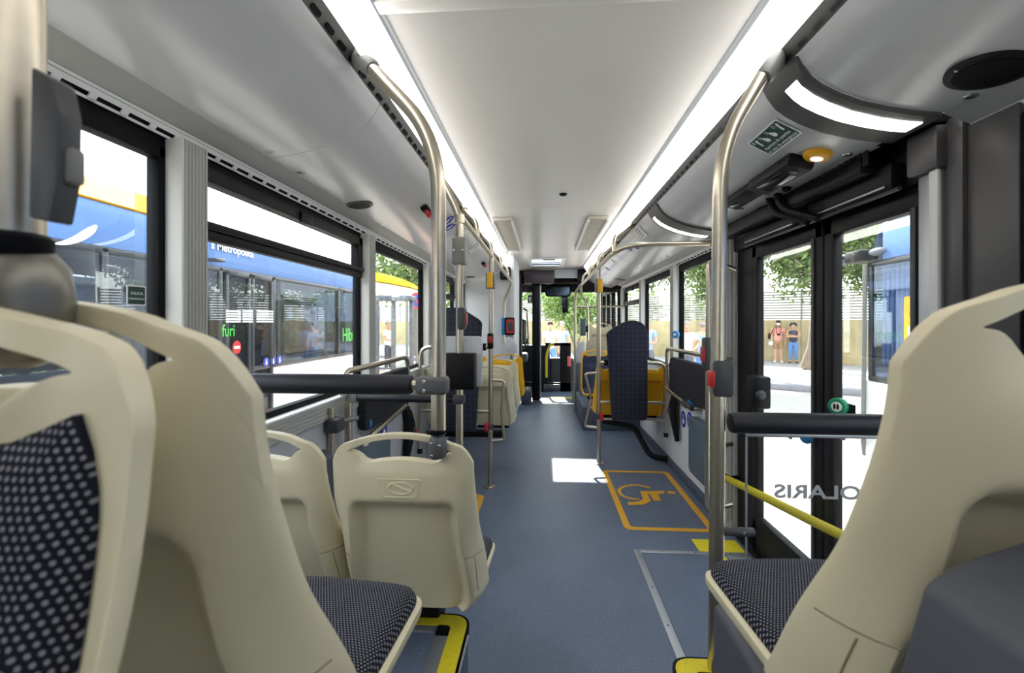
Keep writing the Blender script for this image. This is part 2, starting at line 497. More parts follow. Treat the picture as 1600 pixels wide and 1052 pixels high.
# strips below the side panels, with the slotted white air rail
for side, nm in ((-1, 'left'), (1, 'right')):
    segs = [(YB, 6.28)] if side < 0 else [(YB, 1.40), (3.20, 7.3)]
    t = struct(empty('trim_1' if side < 0 else 'trim_2', (XC + side * 1.12, 2, Hh(.59))))
    for (y0, y1) in segs:
        MB().sheet([(XC + side * 1.075, Hh(.606)), (XC + side * 1.148, Hh(.574))], y0, y1, .012).build('cove_strip', COVE, t)
        r_ = MB(); x0, z0 = XC + side * 1.148, Hh(.573); x1, z1 = XC + side * 1.174, Hh(.540)
        for k, kw_ in ((0.0, .18), (.22, .34), (.84, .16)):
            xa = x0 + (x1 - x0) * k; za = z0 + (z1 - z0) * k; xb = x0 + (x1 - x0) * (k + kw_); zb = z0 + (z1 - z0) * (k + kw_)
            r_.sheet([(xa, za), (xb, zb)], y0, y1, .004)
        y = y0
        while y < y1:
            r_.sheet([(x0 + (x1 - x0) * .5, z0 + (z1 - z0) * .5), (x1, z1)], y, min(y + .020, y1), .004); y += .085
        r_.build('slotted_rail', WHITE, t, kind='stuff')
        MB().sheet([(x0, z0 + .012), (x1 + side * .012, z1)], y0, y1, .004).build('rail_backing', BLACK, t)

# light strips, metal edge profile and dark perforated rails
LST = []
for side, nm, yend in ((-1, 'left', 6.9), (1, 'right', 7.6)):
    t = empty('light_strip', (XC + side * .61, 2, Hh(.89)),
              'long lit ceiling strip on the side of the bus ' + ('without passenger doors' if side < 0 else 'above the middle door'), 'light')
    MB().sheet([(XC + side * .586, Hh(.946)), (XC + side * .618, Hh(.895)), (XC + side * .646, Hh(.832))], YB, yend, .006).build('diffuser', LAMP, t)
    MB().sheet([(XC + side * .562, Hh(.953)), (XC + side * .570, Hh(.940)), (XC + side * .580, Hh(.938)), (XC + side * .588, Hh(.946))], YB, yend, .01).build('edge_profile', ALU, t)
    pr = struct(empty('trim_3' if side < 0 else 'trim_4', (XC + side * .66, 2, Hh(.81))))
    MB().sheet([(XC + side * .644, Hh(.834)), (XC + side * .649, Hh(.812)), (XC + side * .666, Hh(.790))], YB, yend, .008).build('perforated_rail', DPERF, pr)
    s_ = MB(); y = 0.6
    while y < yend:
        M = frame((XC + side * .6575, y, Hh(.801)), (0, 1, 0), (side * -.017, 0, .022))
        s_.prism(rrect(-.022, -.0075, .022, .0075, .006, 3), M, .003 * 1); y += .075
    s_.build('slots', RUBBER, pr, kind='stuff')
    cap = MB().sheet([(XC + side * .574, Hh(.95)), (XC + side * .646, Hh(.832)), (XC + side * .666, Hh(.79)), (XC + side * .9, Hh(.66))], yend, yend + .02, .1)
    cap.build('end_cap', WHITE, pr)

# walls below and between the windows
ZS, ZT = 0.99, 1.885  # glass bottom and top
wallL = struct(empty('wall_left', (XL, 3, 0)))
MB().box((XL - .06, YB, 0), (XL + .025, 6.3, .885), .004).build('wall_panel', WALLG, wallL)
MB().box((XL - .06, YB, .88), (XL + .0, 7.6, ZS - .03)).build('ledge_core', WALLG, wallL)
p = MB()
for k in range(5): p.box((XL - .02, YB, .888 + k * .0166), (XL + .036 - k * .001, 6.3, .904 + k * .0166), .0015)
p.build('ribbed_ledge', RIB, wallL)
MB().box((XL - .06, YB, .972), (XL + .034, 6.3, .984), .004).build('ledge_top', WHITE, wallL)
MB().box((XL - .08, YB, ZT + .005), (XL - .02, 7.6, Hh(.64))).build('header', WALLG, wallL)
MB().box((XL - .08, 6.3, 0), (XL - .02, 7.65, Hh(.62))).build('front_panel', WALLL, wallL)
wallR = struct(empty('wall_right', (XR, 3, 0)))
MB().box((XR - .035, 3.06, 0), (XR + .06, 7.6, .885), .004).build('wall_panel', WALLL, wallR)
MB().box((XR - .02, 3.06, .88), (XR + .06, 7.6, ZS - .06)).build('ledge_core', WALLL, wallR)
MB().box((XR - .045, 3.06, .915), (XR + .06, 7.6, .93), .004).build('ledge_top', WHITE, wallR)
MB().box((XR + .02, 3.06, ZT + .005), (XR + .08, 7.6, Hh(.64))).build('header', WALLG, wallR)
MB().box((XR + .02, YB, ZT + .005), (XR + .08, 1.52, Hh(.64))).build('header', WALLG, wallR)
MB().box((XR - .02, YB, 0), (XR + .06, 1.50, .93)).build('rear_wall_panel', WALLG, wallR)
for nm, x0, x1, y0, y1 in (('baseboard_left', XL + .02, XL + .045, 1.5, 6.3), ('baseboard_right', XR - .055, XR - .03, 3.08, 5.9)):
    struct(MB().box((x0, y0, 0), (x1, y1, .075), .01).build(nm, PODG))
struct(MB().box((XL - .1, YB - .03, -.06), (XR + .1, YB, 2.4)).build('wall_back', BAND))

# pillars: ribbed profile facing inward
def pillar(n, side, y, z0, z1, depth, wid=.105):
    t = struct(empty('pillar', (XC + side * 1.15, y, z0)))
    xo = (XL - .05) if side < 0 else (XR + .05); xi = (XL + depth) if side < 0 else (XR - depth)
    MB().box((xo, y, z0), (xi, y + wid, z1), .006).build('pillar_core', PILW, t)
    p = MB(); nrib = 7
    for k in range(nrib):
        yy = y + .006 + (wid - .012) * k / nrib
        p.box((xi - .004, yy + .002, z0 + .001), (xi + .0035, yy + (wid - .012) / nrib - .002, z1 - .002), .0015, 1)
    p.build('rib', RIB, t)
for i, y in enumerate((-0.165, 1.262, 2.69, 4.115, 5.53)): pillar(i, -1, y, .985, Hh(.545), .043)
for i, y in enumerate((4.35, 5.77, 7.19)): pillar(i, 1, y, .93, Hh(.545), .045)
t = struct(empty('pillar', (XR, 2.97, 0)))
MB().box((XR - .075, 3.065, .0), (XR + .06, 3.27, Hh(.58)), .006).build('pillar_core', PILW, t)
p = MB()
for k in range(5): p.box((XR - .07 + k * .026, 3.057, .08), (XR - .052 + k * .026, 3.067, 1.93), .003)
p.build('rib', PILW, t)

# side windows: rubber frame, pane(s), optional hopper rail
def side_window(n, side, y0, y1, zb, hopper=None, gl=None, dark=.035):
    xg = (XL - .03) if side < 0 else (XR + .03)
    t = struct(empty('window_%d' % n, (xg, (y0 + y1) / 2, zb)))
    p = MB(); a, b = xg - .02, xg + .02
    p.box((a, y0, zb), (b, y0 + dark, ZT), .004); p.box((a, y1 - dark, zb), (b, y1, ZT), .004)
    p.box((a, y0, ZT - dark), (b, y1, ZT + .03), .004); p.box((a, y0, zb - .02), (b, y1, zb + .02), .004)
    p.build('window_frame', RUBBER, t)
    if hopper:
        xi = b + .012 if side < 0 else a - .012
        q = MB(); q.box((xg, y0 + .01, hopper - .03), (xi, y1 - .01, hopper + .03), .006); q.box((xi, y0 + .03, hopper + .004), (xi + .02 * (-side), y1 - .03, hopper + .028), .006)
        q.box((a, y0, hopper), (xi, y0 + .06, ZT), .005); q.box((a, y1 - .06, hopper), (xi, y1, ZT), .005); q.box((a, y0, ZT - .05), (xi, y1, ZT), .005)
        q.build('hopper_frame', BLACK, t)
        MB().box((xi - .004, (y0 + y1) / 2 - .05, ZT - .06), (xi - side * .012, (y0 + y1) / 2 + .05, ZT - .01), .004).build('catch', BLACK, t)
        MB().box((xg - .003, y0 + .01, zb), (xg + .003, y1 - .01, hopper)).build('pane', gl or GLASS, t)
        MB().box((xg - .003, y0 + .01, hopper), (xg + .003, y1 - .01, ZT)).build('pane', GLASS, t)
    else:
        MB().box((xg - .003, y0 + .01, zb), (xg + .003, y1 - .01, ZT)).build('pane', gl or GLASS, t)
    return t
w1 = side_window(1, -1, -.07, 1.275, .99, None, GLASSD)
w2 = side_window(2, -1, 1.355, 2.70, .99, 1.672, GLASSD)
side_window(3, -1, 2.785, 4.125, .99)
side_window(4, -1, 4.21, 5.54, .99, 1.672)
side_window(5, -1, 5.62, 6.3, .99)
side_window(6, -1, YB, -.17, .99)
side_window(7, 1, 3.28, 4.36, .935)
side_window(8, 1, 4.44, 5.78, .935)
side_window(9, 1, 5.86, 7.20, .935, 1.66)
side_window(10, 1, YB, 1.25, .935, 1.55)
w7b = MB().box((XR + .02, 7.28, .93), (XR + .06, 7.62, ZT)); struct(w7b.build('wall_right.001', WALLL))

# green emergency exit sticker on the first left window
s = empty('exit_sticker', at(213, 462, x=XL - .026), 'small green exit sticker on the nearest left window pane', 'sticker')
M = frame(at(213, 462, x=XL - .026), (0, 1, 0), (0, 0, 1))
MB().prism(rrect(-.030, -.028, .030, .028, .004), M, .001).build('sticker_face', STWH, s)
MB().prism(rrect(-.026, -.024, .026, .024, .003), M, .0016).build('sticker_field', GREEN, s)
text('lettering', 'SALIDA', .012, M @ Matrix.Translation((0, .002, .0017)), STWH, s, .0004, align='CENTER')
text('lettering', 'EMERGENCIA', .008, M @ Matrix.Translation((0, -.012, .0017)), STWH, s, .0004, align='CENTER')

# ------------------------------------------------------------------ middle door
door = struct(empty('door_1', (XR, 2.2, 0)))
def leaf(y0, y1):
    p = MB(); a, b = XR - .005, XR + .04; z0, z1 = .03, 1.83
    wd = .065
    p.box((a, y0, z0), (b, y0 + wd, z1), .01); p.box((a, y1 - wd, z0), (b, y1, z1), .01)
    p.box((a, y0, z1 - .08), (b, y1, z1), .01); p.box((a, y0, z0), (b, y1, z0 + .20), .01)
    p.build('leaf_frame', BLACK, door)
    MB().box((XR + .015, y0 + .05, z0 + .15), (XR + .02, y1 - .05, z1 - .06)).build('pane', GLASS, door)
    MB().box((XR - .012, y0 + wd - .006, .25), (XR + .0, y0 + wd + .016, z1 - .07), .003).build('seal', DGREY, door)
leaf(1.555, 2.125); leaf(2.13, 2.83)
p = MB()
p.box((XR + .005, 2.835, 0), (XR + .06, 3.06, Hh(.56)), .008); p.box((XR - .02, 1.50, 1.83), (XR + .06, 3.06, Hh(.62)), .01)
p.box((XR - .03, 1.50, 0), (XR + .05, 3.06, .03), .004)
p.box((XR - .02, 1.50, 0), (XR + .05, 1.555, Hh(.5)), .006)
p.build('door_frame', BLACK, door)
p = MB()
p.box((XC + 1.0, 1.63, Hh(.616)), (XR + .08, 3.05, Hh(.63)))
p.box((XC + 1.06, 1.45, Hh(.604)), (XR + .08, 1.64, Hh(.63)))
p.build('opening_roof', RUBBER, door)
p = MB(); p.box((XR - .13, 1.70, Hh(.53)), (XR - .05, 2.98, Hh(.595)), .012); p.box((XR - .07, 2.23, Hh(.46)), (XR - .02, 2.78, Hh(.52)), .01); p.box((XR - .07, 1.64, Hh(.46)), (XR - .02, 2.13, Hh(.55)), .01)
p.build('drive_unit', BLACK, door)
for (y0, y1) in ((2.25, 2.76), (1.66, 2.11)):
    MB().box((XR - .078, y0, Hh(.468)), (XR - .072, y1, Hh(.474)), .002).build('cover_edge', ALU, door)
MB().tube([(XR - .055, 1.62, Hh(.455)), (XR - .055, 2.8, Hh(.455))], .008, 8).build('drive_rod', DGREY, door)
p = MB()
for k in range(130):
    y = 1.68 + k * .010; p.box((XR - .12 + random.uniform(-.004, .004), y, Hh(.555)), (XR - .114, y + .005, Hh(.61)))
p.build('brush_seal', mat('brown_brush', (60, 50, 44), .9), door, kind='stuff')
# swing arms of the door
for k in range(2):
    q = at(1255 + k * 9, 300 + k * 12, x=XR - .1)
    a = at(1198 + k * 14, 312 - k * 6, x=1.10); b = at(1208 + k * 12, 332 - k * 6, x=1.10); c = at(1262 + k * 16, 347 - k * 6, x=1.17)
    arm = MB().tube(fillet([a + V((0, 0, .05)), b, c], .06), .016, 10); arm.build('swing_arm', BLACK, door)
# black stop module on door frame
s = empty('door_control_box', at(1186, 612, x=XR - .04), 'black box with round knob on the door frame beside the light pillar', 'control box')
q = at(1186, 612, x=XR - .04)
MB().box((q.x - .05, q.y - .06, q.z - .09), (q.x + .04, q.y + .06, q.z + .09), .014).build('housing', BLACK, s)
MB().lathe([(.026, 0), (.026, .01), (.018, .02), (.010, .022)], (q.x - .02, q.y - .06, q.z - .01), (0, -1, 0)).build('knob', DGREY, s)
# green emergency button on the centre stile, blue one below
s = empty('door_release_button', at(1311, 633, x=XR - .03), 'round green emergency button on the dark door stile', 'button')
q = at(1311, 635, x=XR - .02)
MB().lathe([(.036, 0), (.036, .016), (.030, .022), (.012, .024)], q, (-.8, -.6, 0)).build('cap', GREENB, s)
MB().lathe([(.020, .0225), (.020, .026), (.015, .027)], q, (-.8, -.6, 0)).build('lens', STWH, s)
p = MB(); M = frame(q + V((-.8, -.6, 0)) * .0272, (.6, -.8, 0), (0, 0, 1))
for k in (-1, 1): p.prism(ell(k * .006, 0, .0045, .011, 12), M, .001); p.prism(ell(k * .006, .009, .0035, .0035, 10), M, .0013)
p.build('symbol', BLACK, s)
s = tag(MB().lathe([(.03, 0), (.03, .014), (.02, .02)], at(1262, 683, x=XR - .02), (-.8, -.6, 0)).build('door_open_button', BLUEL), 'blue round button showing just beneath the black padded bar', 'button')
# black notice on the glass
s = empty('door_notice', at(1320, 688, x=XR + .012), 'small black notice with white lines on the door glass', 'sticker')
q0 = at(1297, 681, x=XR + .01); q1 = at(1336, 681, x=XR + .01)
M = frame(V((XR + .012, q0.y, .965)), (0, -1, 0), (0, 0, 1))
MB().prism([(0, 0), (q0.y - q1.y, 0), (q0.y - q1.y, .07), (0, .07)], M, .001).build('notice_card', BLACK, s)
text('lettering', 'Atención\nPuerta\nautomática', .014, M @ Matrix.Translation((.03, .05, .0012)), STWH, s, .0004)

# rear door jamb: aluminium pillar with dark cap and dark wall panel behind it
t = struct(empty('pillar', (XR - .02, 1.43, 0)))
MB().box((XR - .05, 1.468, .0), (XR - .0, 1.555, Hh(.47)), .008).build('pillar_core', ALU, t)
MB().box((XR - .062, 1.464, .0), (XR - .048, 1.50, Hh(.47)), .008).build('rib', PILW, t)
MB().box((XR - .075, 1.452, Hh(.47)), (XR + .02, 1.57, Hh(.60)), .01).build('pillar_cap', BAND, t)
wr2 = struct(empty('wall_right.002', (XR, 1.27, 0)))
MB().box((XR - .03, 1.26, .9), (XR + .06, 1.46, Hh(.572)), .006).build('dark_panel', BAND, wr2)
MB().box((XR - .045, 1.402, .9), (XR - .0, 1.462, Hh(.612)), .01).build('dark_stile', BAND, wr2)
MB().box((XR - .025, 1.17, .93), (XR + .06, 1.27, Hh(.545)), .008).build('dark_edge', RUBBER, wr2)

# ------------------------------------------------------------------ curved lamp bands over the door
def lamp_band(y0, y1, ly0, ly1, lab):
    t = empty('door_lamp', (XC + .85, (y0 + y1) / 2, Hh(.65)), lab, 'lamp')
    pf = [(x - .006, z - .012) for (x, z) in prof(1, 0, 9)]
    MB().sheet(pf, y0, y1, .016).build('band', BAND, t, ang=1.2)
    # diffuser follows the same curve between two distances from the centre line
    pts = []
    for k in range(15):
        a = .690 + (1.05 - .690) * k / 14; q = panel_point(1, a); pts.append((q.x - .006, q.z - .0155))
    MB().sheet(pts, ly0, ly1, .006).build('diffuser', LAMP2, t, ang=1.2)
lamp_band(1.395, 1.585, 1.43, 1.495, 'wide curved dark lamp band with glowing strip nearest the camera, over the door')
lamp_band(3.045, 3.285, 3.195, 3.25, 'narrow far curved lamp band past the door, beyond the black display')

# ------------------------------------------------------------------ ceiling fittings
s = empty('ceiling_speaker', (0, 0, 0), 'large round black speaker in the right ceiling panel near the camera', 'speaker')
c_, a_ = panel_at(1, 1545, 110); s.location = c_
M = panel_frame(1, a_, c_.y)
MB().prism(ell(0, 0, .082, .082, 32), M @ Matrix.Translation((0, 0, -.004)), .012, .003).build('rim', BLACK, s)
MB().prism(ell(0, 0, .066, .066, 32), M @ Matrix.Translation((0, 0, .004)), .006).build('grille', RUBBER, s)
MB().prism(ell(0, .074, .004, .004, 8), M @ Matrix.Translation((0, 0, .008)), .003).build('screw', SCREW, s)
s = empty('ceiling_speaker', (0, 0, 0), 'small grey round speaker in the left ceiling panel', 'speaker')
c_, a_ = panel_at(-1, 562, 320); s.location = c_
M = panel_frame(-1, a_, c_.y, 1)
MB().prism(ell(0, 0, .066, .066, 28), M @ Matrix.Translation((0, 0, -.004)), .010, .003).build('rim', DGREY, s)
MB().prism(ell(0, 0, .052, .052, 28), M @ Matrix.Translation((0, 0, .004)), .004).build('grille', BLACK, s)
s = empty('ceiling_speaker', (0, 0, 0), 'dark speaker in the left ceiling panel near the white partition', 'speaker')
c_, a_ = panel_at(-1, 733, 433); s.location = c_
M = panel_frame(-1, a_, c_.y, 1)
MB().prism(ell(0, 0, .075, .075, 24), M @ Matrix.Translation((0, 0, -.004)), .010, .003).build('rim', DGREY, s)
s = empty('ceiling_speaker', (0, 0, 0), 'dark speaker in the right ceiling panel above the far windows', 'speaker')
c_, a_ = panel_at(1, 970, 437); s.location = c_
MB().prism(ell(0, 0, .075, .075, 24), panel_frame(1, a_, c_.y) @ Matrix.Translation((0, 0, -.004)), .010, .003).build('rim', DGREY, s)
for side, px, py, lab in ((-1, 420, 237, 'round latch in the left ceiling panel, nearest of two'), (-1, 470, 270, 'round latch in the left ceiling panel, second from the camera'),
                          (1, 1517, 149, 'silver key latch beneath the big black speaker'), (1, 1323, 241, 'silver key latch beside the yellow alarm button'),
                          (1, 1157, 325, 'silver oval latch under the far end of the black display'), (-1, 598, 352, 'tiny latch in the left panel past the small speaker'),
                          (1, 1034, 405, 'tiny latch in the right panel, near one of a pair'), (1, 1043, 400, 'tiny latch in the right panel, far one of a pair'), (1, 1107, 366, 'tiny latch by the far curved lamp')):
    c_, a_ = panel_at(side, px, py); M = panel_frame(side, a_, c_.y)
    o = empty('latch', c_, lab, 'latch')
    rr = .017 if c_.y < 3 else .012
    MB().lathe([(rr, 0), (rr, .003), (rr * .7, .005)], M @ V((0, 0, 0)), M.to_3x3() @ V((0, 0, 1)), 16).build('ring', SCREW, o)
    MB().lathe([(rr * .62, .004), (rr * .55, .0065)], M @ V((0, 0, 0)), M.to_3x3() @ V((0, 0, 1)), 12).build('plug', DGREY, o)
q = at(880, 303, z=ZC); s = tag(MB().lathe([(.028, 0), (.028, .008), (.016, .014)], q, (0, 0, -1)).build('ceiling_sensor', BLACK), 'small black round sensor in the middle of the white ceiling', 'sensor')
# green emergency sign
M = panel_frame(1, .775, 1.685)
c_, a_ = panel_at(1, 1209, 215); M = panel_frame(1, a_, c_.y)
s = empty('emergency_sign', c_, 'green emergency door opening sign with white pictures on the ceiling panel', 'sign')
def onpanel(poly, dz, th, name, m, root):
    """bend a flat print over the curved panel"""
    p = MB(); B = bmesh.new(); fv = [B.verts.new((q[0], q[1], 0)) for q in poly]; B.faces.new(fv)
    bmesh.ops.triangulate(B, faces=B.faces)
    p.prism(poly, M, th); return p.build(name, m, root)
W2, H2 = .108, .052
M = M @ Matrix.Translation((0, 0, .004))
MB().prism(rrect(-W2, -H2, W2, H2, .005), M, .0012).build('sign_face', STWH, s)
MB().prism(rrect(-W2 + .006, -H2 + .006, W2 - .006, H2 - .006, .004), M, .0018).build('sign_field', GREEN, s)
text('lettering', 'Apertura de puertas', .021, M @ Matrix.Translation((0, -.022, .0019)), STWH, s, .0005, align='CENTER')
text('lettering', 'en caso de emergencia', .021, M @ Matrix.Translation((0, -.042, .0019)), STWH, s, .0005, align='CENTER')
p = MB(); p2 = MB()
for k in range(4):
    cx = -.075 + k * .05; T = M @ Matrix.Translation((0, 0, .0015))
    p.prism(ell(cx - .012, .034, .007, .007, 14), T, .0008); p2.prism(ell(cx - .012, .034, .0045, .0045, 12), T, .0011)
    if k in (0, 3):
        p.prism([(cx, .002), (cx + .009, .0), (cx + .013, .03), (cx + .004, .034)], T, .0008); p.prism(ell(cx + .012, .034, .006, .006, 10), T, .0008)
    else:
        p.prism(ell(cx + .004, .010, .012, .011, 14), T, .0008); p.prism(ell(cx - .002, .020, .007, .009, 12), T, .0008)
p.build('pictogram', STWH, s, kind='stuff'); p2.build('number_disc', GREEN, s, kind='stuff')
# yellow alarm button
c_, a_ = panel_at(1, 1278, 240); M = panel_frame(1, a_, c_.y)
s = empty('alarm_button', c_, 'round yellow alarm button with glowing centre on the door panel', 'button')
zz = M.to_3x3() @ V((0, 0, 1))
MB().lathe([(.047, 0), (.047, .010), (.040, .018), (.024, .020)], c_, zz, 28).build('ring', YBTN, s)
MB().lathe([(.021, .018), (.021, .022), (.014, .025)], c_, zz, 20).build('lens', GLOW, s)
# black display box above the door
p0, a0 = panel_at(1, 1250, 258); p1, a1 = panel_at(1, 1145, 315)
s = empty('door_display', (p0 + p1) / 2, 'long black display unit on the ceiling panel above the door', 'display')
M = panel_frame(1, .905, (p0.y + p1.y) / 2 - .03)
L2 = .30
ox = 0
MB().box((-.02, -.05, -.015), (.335, .052, .045), .012, m=M).build('housing', BLACK, s)
MB().box((-.34, -.043, -.012), (-.03, .045, .032), .01, m=M).build('end_housing', BLACK, s)
MB().box((.045, -.03, .043), (.255, .034, .047), .003, m=M).build('screen', SCREEN, s)
MB().box((-.31, -.02, .03), (-.22, .015, .034), .003, m=M).build('window_slot', SCREEN, s)
MB().lathe([(.014, .044), (.014, .049), (.009, .05)], M @ V((.285, 0, 0)) * 1, M.to_3x3() @ V((0, 0, 1)), 16).build('lens', DGREY, s)
c_, a_ = panel_at(1, 1229, 293)
tag(MB().sphere(c_ + V((0, 0, -.004)), .02, 12, (1, 1, .8)).build('camera_dome', BLACK), 'tiny black camera dome by the door mechanism', 'camera')
# white label sheets and blue stickers on the left and right panels
def panel_sticker(name, side, px, py, w_, h_, m, lab, shape='rect', marks=True, cat='sticker'):
    c_, a_ = panel_at(side, px, py); M = panel_frame(side, a_, c_.y, 1 if side < 0 else -1) @ Matrix.Translation((0, 0, .003))
    o = empty(name, c_, lab, cat)
    poly = rrect(-w_, -h_, w_, h_, .004) if shape == 'rect' else ell(0, 0, w_, h_, 24)
    MB().prism(poly, M, .001).build('sticker_face', m, o)
    q = MB()
    if shape == 'rect':
        for k in range(4): q.prism([(-w_ * .8, h_ * (.55 - k * .4)), (w_ * random.uniform(.3, .8), h_ * (.55 - k * .4)), (w_ * .5, h_ * (.68 - k * .4)), (-w_ * .8, h_ * (.68 - k * .4))], M, .0015)
        q.build('printed_lines', STGR, o)
    else:
        q.prism(ell(-w_ * .1, h_ * .45, w_ * .16, h_ * .16, 10), M, .0016); q.prism([(-w_ * .25, -h_ * .4), (w_ * .35, -h_ * .4), (w_ * .1, h_ * .25), (-w_ * .2, h_ * .25)], M, .0016)
        q.build('symbol', STWH, o)
panel_sticker('blue_round_sticker', -1, 700, 344, .05, .05, BLUE, 'upper blue round sticker beside the thick left pole', 'disc')
panel_sticker('blue_round_sticker', -1, 702, 355, .05, .05, BLUE, 'lower blue round sticker beside the thick left pole', 'disc')
panel_sticker('notice_sheet', -1, 722, 362, .07, .05, STWH, 'white notice on the left panel just above the grey pole box')
panel_sticker('notice_sheet', -1, 742, 388, .09, .06, STWH, 'white notice on the left panel between two grab poles')
panel_sticker('notice_sheet', 1, 1001, 363, .09, .055, STWH, 'pale notice sheet under the far curved lamp')
for px, py, lab in ((983, 389, 'blue sticker on the right panel, near one under the overhead tube'), (993, 386, 'blue sticker on the right panel, topmost under the overhead tube'), (958, 408, 'white round sticker on the right panel by the rail'), (949, 420, 'small blue mark on the right panel, farthest of the stickers')):
    panel_sticker('round_sticker', 1, px, py, .035, .035, BLUE if 'blue' in lab else STWH, lab, 'disc')
# red emergency hammers
for px, py, lab in ((665, 325, 'red window hammer on the left panel half behind the thick pole'), (755, 411, 'red window hammer on the left panel beyond the notices')):
    c_, a_ = panel_at(-1, px, py); M = panel_frame(-1, a_, c_.y, 1)
    s = empty('emergency_hammer', c_, lab, 'hammer')
    MB().box((-.06, -.022, 0), (.02, .022, .028), .006, m=M).build('holder', BLACK, s)
    MB().box((.0, -.02, .02), (.06, .02, .05), .008, m=M).build('hammer_head', RED, s)
    MB().tube([M @ V((-.05, 0, .03)), M @ V((.02, 0, .036))], .009, 10).build('handle', RED, s)
# air vents, left and right of the ceiling centre
for x0, x1, lab in ((-.47, -.275, 'beige ceiling vent tray, the one near the left light strip'), (.385, .575, 'beige ceiling vent tray, the one near the right light strip')):
    s = empty('ceiling_vent', ((x0 + x1) / 2, 4.9, ZC), lab, 'vent')
    VENT = bpy.data.materials.get('beige_vent') or mat('beige_vent', (190, 184, 170), .45)
    MB().box((x0, 4.05, ZC - .035), (x1, 5.78, ZC + .001), .016, 3).build('tray', VENT, s)
    p = MB()
    for xx in (x0, x1 - .022): p.box((xx, 4.07, ZC - .045), (xx + .022, 5.76, ZC - .030), .004)
    p.build('rim', WHITE, s)
    p = MB()
    for k in range(16): p.box((x0 + .04, 4.15 + k * .1, ZC - .037), (x1 - .04, 4.19 + k * .1, ZC - .034))
    p.build('louvre', VENT, s, kind='stuff')

# ================================================================== FLOOR FITTINGS
pl = struct(empty('floor_podest', (-.67, 0, 0)))
MB().box((XL, YB, 0), (-.250, 1.49, .385), .004).build('podest_body', PODG, pl)
MB().box((XL, YB, .385), (-.262, 1.475, .398)).build('podest_top', FLOOR, pl)
def podest_edge(root, sx, xe, ye, z, xin):
    """L-shaped yellow edging with aluminium strips; sx = side of the aisle edge (+1: edge faces +x)"""
    s = sx
    out = fillet([(xe, YB + .3, 0), (xe, ye, 0), (xin, ye, 0)], .06, 6)
    wd = .05
    inn = fillet([(xe - s * wd, YB + .3, 0), (xe - s * wd, ye - wd, 0), (xin, ye - wd, 0)], .02, 6)
    M = Matrix.Translation((0, 0, z))
    MB().prism([(q.x, q.y) for q in out] + [(q.x, q.y) for q in reversed(inn)], M, .005).build('yellow_edge', YEDGE, root)
    out2 = fillet([(xe + s * .008, YB + .3, 0), (xe + s * .008, ye + .008, 0), (xin, ye + .008, 0)], .066, 6)
    MB().prism([(q.x, q.y) for q in out2] + [(q.x, q.y) for q in reversed(out)], Matrix.Translation((0, 0, z - .03)), .034).build('edge_trim', RUBBER, root)
    p = MB()
    p.box((xe - s * wd, YB + .3, z), (xe - s * (wd + .042), ye - .10, z + .004), .001)
    p.box((xe - s * (wd + .05), ye - .06, z), (xin, ye - .085, z + .004), .001)
    p.box((xe + s * .002, YB + .3, z - .002), (xe + s * .014, ye - .09, z + .004), .001)
    p.build('aluminium_strip', ALU, root)
    MB().box((xe - s * (wd + .042), ye - wd - .045, z), (xe - s * (wd), ye - wd, z + .004), .001).build('corner_pad', RUBBER, root)
podest_edge(pl, 1, -.246, 1.49, .398, -.50)
prt = struct(empty('floor_podest', (.8, 0, 0)))
MB().box((.372, YB, 0), (XR - .03, 1.34, .385), .004).build('podest_body', PODG, prt)
MB().box((.384, YB, .385), (XR - .03, 1.325, .398)).build('podest_top', FLOOR, prt)
podest_edge(prt, -1, .366, 1.345, .398, .62)

# ramp plate outline: aluminium strips let into the floor
s = empty('ramp_frame', (.9, 2.1, 0), 'aluminium strip frame let into the floor in front of the middle door', 'floor strip')
MB().box((.540, 1.30, 0), (.578, 2.795, .004), .001).build('strip', ALU, s)
MB().box((.578, 2.758, 0), (1.19, 2.795, .004), .001).build('strip', ALU, s)
p = MB()
for k in range(5): p.lathe([(.005, .004), (.004, .0055)], (.559, 1.5 + k * .3, 0), (0, 0, 1), 8)
for k in range(3): p.lathe([(.005, .004), (.004, .0055)], (.7 + k * .2, 2.776, 0), (0, 0, 1), 8)
p.build('screw', DGREY, s, kind='stuff')
MB().box((.582, 1.30, 0), (1.19, 2.754, .002)).build('ramp_plate', FLOOR, s)
s = empty('door_threshold_marking', (1.1, 2.6, 0), 'yellow grit patches on the floor at the door threshold', 'floor marking')
MB().box((.93, 2.80, 0), (1.20, 2.955, .002)).build('patch', YEDGE, s)
MB().box((.98, 2.60, .002), (1.06, 2.74, .004)).build('patch', YEDGE, s)
MB().box((1.07, 2.68, .002), (1.20, 2.75, .004)).build('aluminium_strip', ALU, s)

def outline_rect(root, x0, y0, x1, y1, wd, r=.05):
    o = rrect(x0, y0, x1, y1, r, 6); i = rrect(x0 + wd, y0 + wd, x1 - wd, y1 - wd, r * .5, 6)
    p = MB(); n = len(o); vs = [(a, b, .0005) for a, b in o] + [(a, b, .0005) for a, b in i] + [(a, b, .0018) for a, b in o] + [(a, b, .0018) for a, b in i]; fs = []
    for k in range(n):
        k2 = (k + 1) % n
        fs += [(2 * n + k, 2 * n + k2, 3 * n + k2, 3 * n + k), (k, k2, 2 * n + k2, 2 * n + k), (n + k, 3 * n + k, 3 * n + k2, n + k2), (k, n + k, n + k2, k2)]
    p.add(vs, fs); return p.build('outline', YTAPE, root)
s = empty('wheelchair_bay_marking', (.84, 3.66, 0), 'amber wheelchair symbol in a rounded amber rectangle on the floor', 'floor marking')
outline_rect(s, .535, 3.06, 1.135, 4.28, .045)
